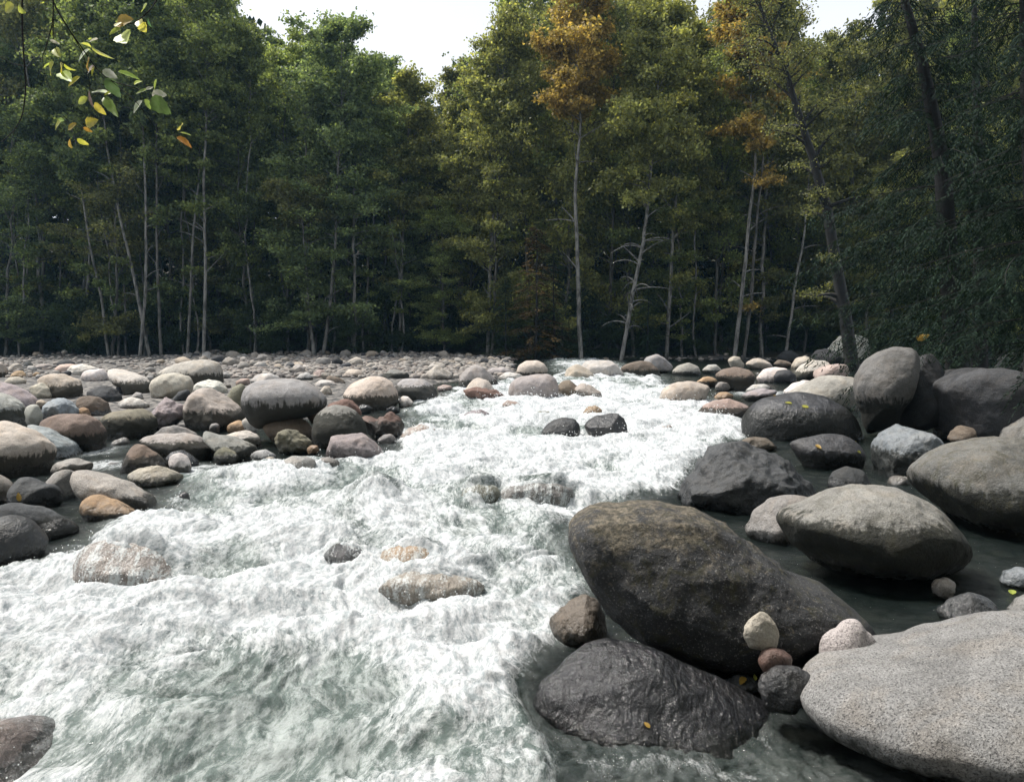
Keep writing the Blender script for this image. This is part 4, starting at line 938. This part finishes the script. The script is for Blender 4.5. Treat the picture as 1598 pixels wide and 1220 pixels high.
def conifer(seed, H=9.0, R=1.9, step=.22, leaf=(.16, .035), dens=1.0, base=.04, droop=.55, path=None, r0=.08, hang=.5):
    rng = np.random.RandomState(seed); n = 14; tt = np.linspace(0, 1, n)
    if path is None: P = np.stack([np.cumsum(rng.normal(0, .02, n)), np.cumsum(rng.normal(0, .02, n)), tt * H], 1)
    else:
        pp = np.array(path); s = np.linspace(0, 1, len(pp)); P = np.stack([np.interp(tt, s, pp[:, k]) for k in range(3)], 1); H = P[-1, 2] - P[0, 2]
    rad = r0 * (1 - tt) ** .9 + .01
    tb = Buf(); tube(tb, P, rad, 7)
    C = []; A = []; cl = []
    hgt = base * H
    while hgt < H * .985:
        u = hgt / H
        for _ in range(3):
            p0 = np.array([np.interp(u, tt, P[:, k]) for k in range(3)])
            L = R * (1 - u) ** .75 * rng.uniform(.6, 1.15) + .12
            az = rng.uniform(0, 6.28); d = np.array([math.cos(az), math.sin(az), 0.12])
            m = 8; q = np.linspace(0, 1, m)
            pts = p0 + q[:, None] * d * L; pts[:, 2] += -droop * L * q ** 1.6 * .8 + .16 * L * np.clip(q - .7, 0, 1) ; pts[:, :2] += (q ** 2)[:, None] * rng.normal(0, .1, 2) * L
            tube(tb, pts, .012 * (1 - q) + .002, 3)
            perp = np.array([-d[1], d[0], 0])
            s = .12
            ns = int(L / .085 * dens) + 3
            qs = rng.uniform(.12, 1, ns)
            for qq in qs:
                sp = np.array([np.interp(qq, q, pts[:, k]) for k in range(3)])
                sgn = 1 if rng.rand() < .5 else -1
                l2 = (.22 + .40 * L * .3) * (1.15 - qq * .7) * rng.uniform(.6, 1.2)
                dd = unit(d * .65 + perp * sgn * .7 + np.array([0, 0, -hang * rng.uniform(.3, 1.3)]))
                kk = max(3, int(l2 / (leaf[0] * .30)))
                f = np.linspace(.08, 1, kk)[:, None]
                c = sp + dd * l2 * f; c[:, 2] -= (f[:, 0] ** 2) * l2 * hang * .6
                spread = unit(np.cross(dd, np.array([0, 0, 1.0])))
                sg = np.where(np.arange(kk) % 2, 1, -1)[:, None]
                ax = unit(dd + spread * sg * .75 + np.array([0, 0, -hang * .5]) + rng.normal(0, .14, (kk, 3)))
                C.append(c + ax * leaf[0] * .4); A.append(ax); cl.append(np.full(kk, rng.rand()))
        hgt += step * rng.uniform(.6, 1.3) * (1 if u < .8 else .7)
    C = np.concatenate(C); A = np.concatenate(A); cl = np.concatenate(cl); k = len(C)
    Nn = unit(rng.normal(0, .45, (k, 3)) + np.array([0, 0, 1.0])); Nn = unit(Nn - (Nn * A).sum(1)[:, None] * A)
    V, Fc = quads(C, Nn, A, rng.uniform(.8, 1.3, k) * leaf[0], rng.uniform(.8, 1.3, k) * leaf[1], rng)
    return tb.arr(), (V, Fc, rng.rand(k), cl)
def meshes(data, bark, leafm, tn='trunk', cn='crown'):
    (tv, tf), (lv, lf, r, c) = data
    return mk(tn, tv, tf, bark, True, link=False), mk(cn, lv, lf, leafm, False, fattr={'rnd': r, 'clump': c}, link=False)
def plant(name, mm, loc, rz, sc, col, label, cat, group=None, tcol=None):
    r = empty(name, loc); r.rotation_euler.z = rz; r.scale = sc
    tag(r, label, cat, group)
    a = ob('trunk', mm[0], r); b = ob('crown', mm[1], r); b.color = (*col, 1)
    return r
GREEN = (0.165, 0.205, 0.078); DEEP = (0.125, 0.165, 0.070); YG = (0.225, 0.240, 0.095); BLUEG = (0.155, 0.205, 0.10); GOLD = (0.30, 0.225, 0.08); OLIVE = (0.135, 0.145, 0.065)
rs = np.random.RandomState(5)
AL = [meshes(alder(100 + k, 20, base=[.16, .30, .22, .38][k % 4], R=[3.6, 3.1, 3.9, 3.2][k % 4], nleaf=18000, leaf=.20, r0=.11, lean=[.03, .08, .0, .05][k % 4]), BARK_P if k % 2 else BARK_G, LEAF) for k in range(6)]
EDG = [meshes(alder(200 + k, 20, base=.10, R=3.9, nleaf=19000, leaf=.20, lean=.03, dens_low=1, r0=.10), BARK_G, LEAF) for k in range(3)]
SLIM = [meshes(alder(300 + k, 18, base=.62, R=1.6, nleaf=6000, leaf=.18, lean=[.02, .10, .05][k], dens_low=.25, r0=.065), BARK_P, LEAF) for k in range(3)]
CON = [meshes(conifer(400 + k, 10, 2.0, .26, (.22, .06), .55), BARK_D, NEEDLE) for k in range(2)]
SHR = [meshes(alder(500 + k, 3.0, base=.05, R=1.5, nleaf=5000, leaf=.11, r0=.03, dens_low=1, sides=4), BARK_D, LEAF) for k in range(3)]
SKY = [(-400, -160), (0, -120), (300, -60), (390, -25), (425, 20), (460, 45), (500, 60), (530, 40), (565, 72), (605, 112), (635, 138), (665, 142), (695, 118), (720, 100), (750, 62), (785, 25), (815, -30), (900, -60), (1000, -10), (1050, 22), (1085, 34), (1120, 5), (1200, -60), (1250, 48), (1300, 70), (1345, 20), (1400, -60), (2200, -120)]
def top_at(px): return float(np.interp(px, [s[0] for s in SKY], [s[1] for s in SKY]))
def tint(px, up=0):
    k = rs.rand()
    if px < 430: c = [GREEN, DEEP, BLUEG, OLIVE][min(3, int(k * 4.3))]
    elif px < 640: c = [BLUEG, GREEN, BLUEG][int(k * 3)]
    elif px < 760: c = [YG, OLIVE, GREEN][int(k * 3)]
    else: c = [YG, YG, OLIVE, GREEN][int(k * 4)]
    j = rs.uniform(.85, 1.2); return (c[0] * j, c[1] * j, c[2] * j)
def spot(px, Y, extra=0):
    X = pxw(px, Y); zg = gz(X, Y); topz = at(px, top_at(px), Y).z; return X, zg, topz - zg + extra
# front rows: tall leafy trees that make the skyline
def region(px):
    return ('dense left half' if px < 430 else 'middle' if px < 760 else 'right half')
ORD = 'zeroth first second third fourth fifth sixth seventh eighth ninth tenth eleventh twelfth thirteenth fourteenth fifteenth sixteenth seventeenth eighteenth'.split()
fr_n = 0
rows = [(47.5, 52, 62, 'front'), (53, 58, 62, 'second'), (60, 66, 74, 'back')]
for ri, (ya, yb_, stepx, nm) in enumerate(rows):
    px = -190 if ri else -120
    while px < 1750:
        p = px + rs.uniform(-22, 22); Y = rs.uniform(ya, yb_); X, zg, Ht = spot(p, Y)
        Ht *= rs.uniform(.84, 1.0) if ri < 2 else rs.uniform(.90, 1.0)
        if ri == 0 and (rs.rand() < .35 or 590 < p < 700):
            Ht *= rs.uniform(.55, .8)
        base = EDG if (ri == 0 and rs.rand() < .45) else AL
        mm = base[rs.randint(len(base))]
        s = Ht / 20; sxy = rs.uniform(.85, 1.1) * (s ** .5)
        lab = {'front': 'leafy alder in the front row of the far forest, ', 'second': 'tall alder a little way inside the far forest, ', 'back': 'tall alder showing only its top behind the rest, '}[nm] + region(p)
        c = tint(p)
        if ri == 0 and -20 < p < 1620:
            fr_n += 1
            hue_ = 'yellow green' if c[0] > .19 else 'olive' if c[0] > c[1] * .9 else 'green'
            lab = f'{hue_} front row alder, {ORD[fr_n]} from the left edge of the far forest' if fr_n < 15 else f'{hue_} front row alder, {ORD[fr_n - 14]} rightward from the middle of the far forest'
        plant('alder_tree', mm, (X, Y, zg - .1), rs.uniform(0, 6.28), (sxy, sxy, s), c, lab, 'tree', 'alders of the far forest, ' + nm + ' row, ' + region(p))
        px += stepx
# thin bare stems
for k in range(64):
    p = rs.uniform(-60, 800) if k < 46 else rs.uniform(800, 1600); Y = rs.uniform(48, 62); X, zg, Ht = spot(p, Y)
    Ht = min(Ht, 21) * rs.uniform(.7, .95); mm = SLIM[rs.randint(3)]; s = Ht / 18
    plant('alder_sapling', mm, (X, Y, zg - .1), rs.uniform(0, 6.28), (.9, .9, s), tint(p), 'slender pale stemmed alder, one of many bare stems under the far canopy, ' + region(p), 'tree', 'slender alder stems, ' + region(p))
# dark conifers deep inside and understorey
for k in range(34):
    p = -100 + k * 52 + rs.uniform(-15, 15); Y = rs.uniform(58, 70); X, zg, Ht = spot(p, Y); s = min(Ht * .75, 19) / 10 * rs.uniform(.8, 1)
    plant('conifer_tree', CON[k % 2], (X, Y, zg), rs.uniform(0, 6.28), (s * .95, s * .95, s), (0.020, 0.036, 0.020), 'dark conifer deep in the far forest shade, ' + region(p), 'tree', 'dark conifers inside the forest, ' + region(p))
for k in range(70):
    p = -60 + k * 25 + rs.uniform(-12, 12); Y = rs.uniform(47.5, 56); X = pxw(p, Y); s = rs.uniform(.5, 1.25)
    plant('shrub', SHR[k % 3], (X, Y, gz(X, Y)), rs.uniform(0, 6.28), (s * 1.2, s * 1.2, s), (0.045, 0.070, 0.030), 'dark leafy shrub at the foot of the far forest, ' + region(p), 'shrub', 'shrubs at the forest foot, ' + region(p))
# the wood behind, beyond what can be told apart
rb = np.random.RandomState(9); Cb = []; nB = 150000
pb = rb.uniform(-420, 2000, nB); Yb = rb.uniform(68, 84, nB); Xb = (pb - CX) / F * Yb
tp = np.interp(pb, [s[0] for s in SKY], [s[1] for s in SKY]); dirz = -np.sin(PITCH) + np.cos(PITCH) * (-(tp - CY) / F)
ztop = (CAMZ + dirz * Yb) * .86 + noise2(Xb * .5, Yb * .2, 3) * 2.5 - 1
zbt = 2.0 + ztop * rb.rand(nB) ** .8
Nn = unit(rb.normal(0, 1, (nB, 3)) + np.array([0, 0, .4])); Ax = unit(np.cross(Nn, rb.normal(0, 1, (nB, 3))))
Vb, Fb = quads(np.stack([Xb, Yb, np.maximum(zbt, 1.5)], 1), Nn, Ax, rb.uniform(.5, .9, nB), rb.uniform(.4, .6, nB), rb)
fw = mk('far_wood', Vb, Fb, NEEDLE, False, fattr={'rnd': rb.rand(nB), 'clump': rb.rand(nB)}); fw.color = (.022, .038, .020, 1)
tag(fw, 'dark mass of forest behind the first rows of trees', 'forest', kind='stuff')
# ---- single trees one can point to
def pxpath(pts, Y, ys=0.0): 
    L_ = [at(a, b, Y + ys * i) for i, (a, b) in enumerate(pts)]; return [tuple(v) for v in L_]
def single(pts, Y, col, label, bark=BARK_P, r0=.11, base=.3, R=2.6, nleaf=18000, leaf=.20, seed=1, cat='tree', dens_low=.4, bare=.5, name='alder_tree', ys=0.0, droop=.1):
    P = pxpath(pts, Y, ys); X0, _, _ = P[0]; z0 = gz(X0, Y) - .1; P[0] = (X0, Y, z0)
    P = [(a - X0, b - Y, c - z0) for a, b, c in P]; H = P[-1][2]
    mm = meshes(alder(seed, H, base=base, R=R, nleaf=nleaf, leaf=leaf, path=P, r0=r0, dens_low=dens_low, bare=bare, droop=droop), bark, LEAF)
    return plant(name, mm, (X0, Y, z0), 0, (1, 1, 1), col, label, cat)
single([(318, 556), (322, 420), (320, 300), (324, 180), (322, 60), (318, -60)], 46.5, GREEN, 'tall white trunked alder standing straight in the left part of the forest', base=.55, seed=31, r0=.095)
single([(218, 556), (226, 440), (224, 330), (220, 215), (216, 60), (214, -50)], 46.2, DEEP, 'pale slim alder with a gentle bend left of the white trunked one', base=.6, seed=32, r0=.085)
single([(235, 556), (212, 440), (190, 340), (172, 240), (160, 120), (150, 0)], 46.8, GREEN, 'pale alder leaning left out of the stem cluster', base=.6, seed=33, r0=.095)
single([(170, 556), (160, 470), (145, 400), (130, 300), (118, 200), (110, 80)], 47.2, DEEP, 'thin spotted alder leaning left near the left edge of the forest', base=.6, seed=34, r0=.075)
single([(253, 556), (248, 430), (246, 320), (247, 200), (244, 60)], 46.4, GREEN, 'straight grey alder just right of the stem cluster', base=.6, seed=35, r0=.085, bark=BARK_G)
single([(290, 500), (302, 380), (312, 300), (318, 220), (330, 120)], 47.6, GREEN, 'slim alder leaning right against the white trunked one', base=.6, seed=36, r0=.075)
single([(504, 552), (514, 470), (520, 380), (524, 280), (530, 160), (530, 48)], 47.5, BLUEG, 'blue green topped alder rising left of the sky gap', base=.35, seed=37, R=2.9, nleaf=30000)
single([(490, 552), (478, 470), (470, 390), (462, 300)], 47, OLIVE, 'short stem leaning left below the blue green topped alder', base=.7, seed=38, r0=.11, nleaf=5000)
single([(622, 545), (626, 420), (630, 330), (634, 250), (640, 140)], 50, YG, 'slim yellow green alder right under the lowest dip of the sky', base=.4, seed=39, r0=.11)
single([(908, 556), (902, 430), (898, 300), (906, 200), (902, 100), (896, -40)], 44.5, GOLD, 'alder with a golden orange crown right of centre', base=.62, seed=40, R=2.8, nleaf=30000, r0=.12, dens_low=.5, bare=.7)
single([(968, 560), (985, 470), (1005, 380), (1015, 300), (1022, 200), (1030, 90), (1040, 0)], 43.5, YG, 'yellow green alder leaning right with arching bare lower branches', base=.42, seed=41, R=3.2, nleaf=32000, r0=.105, dens_low=1.5, bare=1, droop=.3)
single([(1145, 560), (1158, 450), (1170, 340), (1180, 250), (1170, 100), (1160, -30)], 44, GOLD, 'orange tinted alder with twin looking pale stem, right', base=.6, seed=42, R=2.4, nleaf=20000, r0=.105, dens_low=.6, bare=.8)
single([(1160, 560), (1172, 460), (1178, 360), (1188, 250), (1200, 100), (1215, -20)], 44.4, OLIVE, 'second pale stem beside the orange tinted alder', base=.6, seed=43, R=2.2, nleaf=16000, r0=.08, dens_low=.5, bare=.8, bark=BARK_G)
single([(1225, 545), (1240, 450), (1255, 370), (1262, 300), (1270, 180)], 46, OLIVE, 'slim alder leaning right behind the dark leaning trunk', base=.6, seed=44, nleaf=14000, r0=.075)
single([(1040, 545), (1048, 420), (1058, 300), (1068, 200), (1075, 60)], 48, YG, 'yellow green alder filling the canopy right of centre', base=.3, seed=45, R=3.2, nleaf=32000)
single([(760, 550), (764, 420), (770, 300), (778, 160), (792, 35)], 48.5, YG, 'tall yellow green alder forming the right shoulder of the sky gap', base=.35, seed=46, R=3.0, nleaf=32000)
single([(1331, 590), (1326, 520), (1313, 430), (1296, 330), (1280, 260), (1258, 190), (1234, 110), (1205, 40), (1180, -40)], 31.5, OLIVE, 'dark leaning tree with a bent blackish trunk on the right bank', bark=BARK_D, base=.30, R=2.2, nleaf=6500, leaf=.10, seed=47, r0=.26, dens_low=.3, bare=.5)
# reddish young conifer at the forest foot and neighbours
for (px_, Y_, top_, col_, lab_, k_) in [(835, 44.6, 350, (.075, .052, .022), 'young cedar with rusty red patches at the forest foot, right of centre', 0), (865, 45.5, 390, (.030, .052, .022), 'young green cedar right beside the rusty one', 1), (790, 45.8, 430, (.034, .058, .024), 'low green cedar left of the rusty one', 0), (1010, 46.5, 440, (.026, .048, .022), 'small dark cedar behind the arching bare branches', 1), (1390, 40, 300, (.030, .046, .020), 'dark cedar seen through the hanging boughs on the right', 1)]:
    X = pxw(px_, Y_); zg = gz(X, Y_); s = (at(px_, top_, Y_).z - zg) / 10
    plant('cedar_tree', CON[k_], (X, Y_, zg), rs.uniform(0, 6), (s * 1.5, s * 1.5, s), col_, lab_, 'tree')
# near cedars hanging over the right bank
def cedar(px_, Y_, pts, label, seed, R, r0, col, dens=.8, leaf=(.17, .045), step=.30):
    P = pxpath(pts, Y_); X0 = P[0][0]; z0 = gz(X0, Y_) - .1; P[0] = (X0, Y_, z0); P = [(a - X0, b - Y_, c - z0) for a, b, c in P]
    mm = meshes(conifer(seed, 10, R, step, leaf, dens, base=.10, droop=.5, path=P, r0=r0, hang=.9), BARK_D, NEEDLE)
    plant('cedar_tree', mm, (X0, Y_, z0), 0, (1, 1, 1), col, label, 'tree')
cedar(1440, 19, [(1500, 590), (1480, 400), (1470, 250), (1440, 100), (1400, -40), (1330, -500)], 'big dark cedar with drooping fronds over the tall grey boulder', 61, 3.6, .26, (.014, .026, .018), dens=1.3, leaf=(.12, .026))
cedar(1620, 13.5, [(1640, 600), (1625, 400), (1610, 200), (1600, 0), (1600, -700)], 'nearest dark cedar, its boughs entering from the right edge', 62, 3.0, .28, (.012, .024, .017), dens=1.5, leaf=(.085, .018), step=.26)
cedar(1520, 27, [(1530, 560), (1530, 380), (1525, 200), (1520, 0), (1515, -200)], 'dark cedar further back between the two near ones', 63, 3.4, .26, (.016, .030, .018), dens=.9, leaf=(.15, .034))
# trees of the near bank behind and beside the viewer, which shade the stones
for k, (X, Y) in enumerate([(-9, -6), (-5, -9), (-1, -7), (3, -8), (7, -6), (10, -2), (-13, -1), (12.5, 4), (0, -13), (-8, -13), (8, -13), (14.5, 8), (4, -5), (-4, -5.5), (-6, -4), (1.5, -4.5), (6, -3.5), (9, 1), (11, -5), (-11, -10), (3.5, -12), (-3, -12), (12, 2), (-15, -6)]):
    s = rs.uniform(.8, 1.05)
    plant('alder_tree', (AL + EDG)[(k * 4) % 9], (X, Y, gz(X, Y)), rs.uniform(0, 6), (s, s, s * .9), GREEN, 'leafy alder on the near bank beside and behind the viewpoint', 'tree', 'alders of the near bank')
# ------------------------------------------------------------------ overhanging branch with big yellow leaves
def leaf_mesh(L, W, curl, rng):
    nu, nv = 9, 5; V = []
    for i in range(nu):
        u = i / (nu - 1); w_ = W * .5 * (math.sin(math.pi * min(1, u ** .8)) ** .75) * (1 - .15 * u) + .0004
        for j in range(nv):
            v = (j / (nv - 1) * 2 - 1)
            se = 1 + .07 * ((i % 2) * 2 - 1) * (abs(v) > .9)
            V.append((v * w_ * se, u * L, -curl * L * u * u + abs(v) * w_ * .35 + rng.uniform(-.0006, .0006)))
    Fc = [(i * nv + j, i * nv + j + 1, (i + 1) * nv + j + 1, (i + 1) * nv + j) for i in range(nu - 1) for j in range(nv - 1)]
    return V, Fc
def bleaf_material():
    m, t, o = newmat('broad_leaf'); oi = t.nodes.new('ShaderNodeObjectInfo'); tc = t.nodes.new('ShaderNodeTexCoord')
    n_ = ramp(t, tex(t, tc.outputs['Object'], 45, 4, .6), .35, .65)
    c = mixc(t, n_, mixc(t, 1.0, oi.outputs['Color'], (.72, .80, .6), 'MULTIPLY'), oi.outputs['Color'])
    sp = ramp(t, tex(t, tc.outputs['Object'], 90, 3, .6), .63, .70); c = mixc(t, M(t, 'MULTIPLY', sp, .7), c, (.10, .05, .02))
    p = t.nodes.new('ShaderNodeBsdfPrincipled'); setin(t, p, 'Base Color', c); setin(t, p, 'Roughness', .45)
    tr = t.nodes.new('ShaderNodeBsdfTranslucent'); t.links.new(c, tr.inputs[0])
    mx = t.nodes.new('ShaderNodeMixShader'); mx.inputs[0].default_value = .45
    t.links.new(p.outputs[0], mx.inputs[1]); t.links.new(tr.outputs[0], mx.inputs[2]); t.links.new(mx.outputs[0], o.inputs[0]); return m
BLEAF = bleaf_material()
YB = 3.3
def bz(px, py, d=0): return np.array(at(px, py, YB + d))
br = empty('overhanging_branch', tuple(bz(85, -60))); org = bz(85, -60)
tag(br, 'thin overhanging branch with sparse yellow and green leaves, top left corner', 'branch')
TW = [([(60, -60), (85, 10), (110, 50), (130, 78), (150, 108), (175, 128), (205, 135), (218, 140)], .0035), ([(80, -60), (84, 30), (70, 80), (66, 88)], .003), ([(84, 30), (82, 62), (94, 95), (98, 104)], .002),
      ([(110, 50), (125, 75), (134, 98), (142, 140), (142, 152)], .002), ([(262, -40), (240, 10), (222, 28), (205, 38), (180, 40)], .0028), ([(222, 28), (228, 44)], .0015), ([(180, 40), (190, 55)], .0015),
      ([(142, 140), (160, 150), (185, 165)], .0014), ([(36, -60), (34, 40), (38, 100), (41, 130), (36, 180), (22, 205), (2, 222)], .004), ([(41, 104), (20, 100), (-10, 85)], .002), ([(94, 95), (112, 108)], .0014),
      ([(98, 180), (112, 195), (128, 200), (140, 202)], .0014), ([(66, 88), (70, 120), (98, 180)], .0012), ([(28, -40), (27, 15)], .0018), ([(175, 128), (215, 160), (245, 205), (272, 212), (282, 210)], .0013), ([(128, 200), (122, 216)], .001)]
tw = Buf()
for pts, r in TW:
    Q_ = [bz(a, b, .02 * math.sin(a * .05)) - org for a, b in pts]; n_ = len(Q_) * 4; s_ = np.linspace(0, 1, len(Q_)); q_ = np.linspace(0, 1, n_)
    Q2 = np.stack([np.interp(q_, s_, np.array(Q_)[:, k]) for k in range(3)], 1)
    for _ in range(2): Q2[1:-1] = (Q2[:-2] + 2 * Q2[1:-1] + Q2[2:]) / 4
    tube(tw, Q2, r * (1 - .6 * q_), 6)
mk('twig', *tw.arr(), BARK_D, True, br)
Y1 = (.60, .56, .10); Y2 = (.50, .56, .12); G1 = (.14, .22, .09); W1 = (.62, .66, .58); O1 = (.50, .30, .06); B1 = (.12, .05, .025); LG = (.26, .34, .07)
LV = [(22, 8, 10, 19, 1.5, Y2), (28, 10, 38, 20, 1.4, Y1), (80, 48, 83, 57, .9, Y1), (78, 63, 92, 68, .6, W1), (85, 76, 92, 87, .9, Y2), (84, 97, 68, 106, .9, Y1), (84, 98, 73, 115, .9, Y2), (98, 100, 94, 114, .9, Y1),
      (100, 100, 116, 112, 1.2, Y1), (94, 114, 109, 124, .7, Y2), (125, 120, 107, 134, .8, Y1), (126, 68, 140, 70, .6, Y1), (140, 65, 152, 62, .5, W1), (140, 77, 122, 93, 1.0, W1), (143, 73, 176, 93, .8, Y2), (140, 91, 133, 108, .7, O1),
      (148, 105, 133, 112, .7, W1), (147, 104, 144, 118, .8, Y1), (160, 110, 182, 122, .9, W1), (184, 112, 216, 124, .8, Y2), (222, 127, 210, 130, .8, Y1), (165, 122, 186, 150, .9, G1), (144, 145, 167, 140, .6, W1), (175, 143, 163, 148, .6, Y1),
      (139, 140, 146, 166, .55, B1), (137, 152, 120, 162, .7, Y2), (148, 160, 162, 179, .95, Y1), (162, 152, 180, 177, .45, LG), (230, 140, 214, 147, .6, LG), (228, 140, 238, 136, .7, W1), (241, 140, 246, 126, .9, Y2), (237, 146, 262, 150, .6, W1),
      (236, 152, 263, 176, 1.1, G1), (222, 157, 208, 175, .9, W1), (225, 155, 236, 170, .9, LG), (182, 38, 204, 30, .9, O1), (180, 42, 190, 36, 1.0, Y1), (188, 44, 171, 53, .7, Y2), (190, 53, 200, 70, 1.0, Y1), (222, 18, 230, 8, .9, Y2),
      (217, 32, 219, 42, .9, Y2), (220, 38, 228, 50, .8, Y1), (230, 28, 236, 42, .7, G1), (98, 186, 82, 200, .5, Y1), (92, 186, 101, 189, .6, Y2), (106, 202, 120, 194, .8, O1), (134, 194, 150, 188, .8, Y1), (130, 199, 143, 206, .7, O1),
      (109, 217, 111, 230, .9, O1), (120, 217, 137, 226, .8, Y1), (281, 203, 282, 192, .5, Y1), (280, 207, 297, 210, .6, Y1), (276, 214, 298, 226, .75, O1)]
rl = np.random.RandomState(3)
for (x0, y0, x1, y1, wf, c) in LV:
    A_ = bz(x0, y0, rl.uniform(-.05, .05)); B_ = bz(x1, y1, rl.uniform(-.05, .05)); L = float(np.linalg.norm(B_ - A_)) * 1.08
    V, Fc = leaf_mesh(L, L * .62 * wf, rl.uniform(-.15, .25), rl)
    yax = Vector(B_ - A_).normalized(); vw = Vector((-.2, -1, .35)) + Vector(rl.normal(0, .35, 3)); xax = yax.cross(vw).normalized(); zax = xax.cross(yax)
    Mx = np.array([xax, yax, zax]).T
    Vn = np.array(V) @ Mx.T + (A_ - org)
    o = mk('leaf', Vn, Fc, BLEAF, True, br); o.color = (*[v * rl.uniform(.85, 1.15) for v in c], 1)
# fallen leaves on the stones
bpy.context.view_layer.update()
def drop_leaf(px, py, size, c, label, cat='leaf'):
    dg = bpy.context.evaluated_depsgraph_get()
    a, b, c_ = ray(px, py); d = Vector((a, b, c_)).normalized()
    hit, loc, nrm, _, ob_, _ = S.ray_cast(dg, Vector((0, 0, CAMZ)), d)
    if not hit: return
    V, Fc = leaf_mesh(size, size * .55, rl.uniform(-.1, .15), rl)
    o = mk('fallen_leaf', V, Fc, BLEAF, True); o.location = loc + nrm * .004
    q = nrm.to_track_quat('Z', 'Y'); o.rotation_euler = (q.to_matrix() @ __import__('mathutils').Matrix.Rotation(rl.uniform(0, 6.28), 3, 'Z')).to_euler()
    o.color = (*c, 1); tag(o, label, cat)
for a in [(1236, 630, .11, Y1, 'yellow leaf lying left on the shining top of the long wet boulder'), (1262, 636, .12, Y1, 'yellow leaf lying right of its twin on the long wet boulder'), (1209, 617, .08, O1, 'small orange leaf at the top edge of the long wet boulder'),
          (1273, 694, .10, O1, 'orange leaf in the middle of the dished dark boulder'), (1334, 688, .10, Y1, 'yellow leaf at the right end of the dished dark boulder'), (1343, 706, .07, Y1, 'yellow leaf on the pebbles below the dished boulder'),
          (1162, 1057, .06, O1, 'brown orange leaf below the fin shaped boulder'), (1178, 1062, .035, Y1, 'pale yellow leaf beside the brown orange one'), (1014, 1136, .035, O1, 'orange leaf floating over the submerged black boulder'),
          (1580, 928, .09, Y2, 'green and red leaf beside the black pool at the right edge'), (32, 782, .09, O1, 'red leaf standing on the long dark boulder, lower left'), (1430, 529, .20, O1, 'orange leaf caught above the tall grey boulder')]:
    drop_leaf(*a)

# ------------------------------------------------------------------ thin blue haze added to lift and tint the dark shadows
def box(x0, x1, y0, y1, z0, z1):
    V = [(a, b, c) for a in (x0, x1) for b in (y0, y1) for c in (z0, z1)]
    return V, [(0, 1, 3, 2), (4, 6, 7, 5), (0, 4, 5, 1), (2, 3, 7, 6), (0, 2, 6, 4), (1, 5, 7, 3)]
hm, ht_, ho = newmat('shadow_tint_haze'); pv = ht_.nodes.new('ShaderNodeVolumePrincipled')
pv.inputs['Color'].default_value = (0.35, 0.66, 0.95, 1); pv.inputs['Density'].default_value = 0.0003; pv.inputs['Anisotropy'].default_value = 0.2
ht_.links.new(pv.outputs[0], ho.inputs['Volume'])
tag(mk('haze', *box(-960, 960, -46, 760, -3, 75), hm, False), 'faint blue haze added to tint the forest shadows', 'haze', kind='stuff')
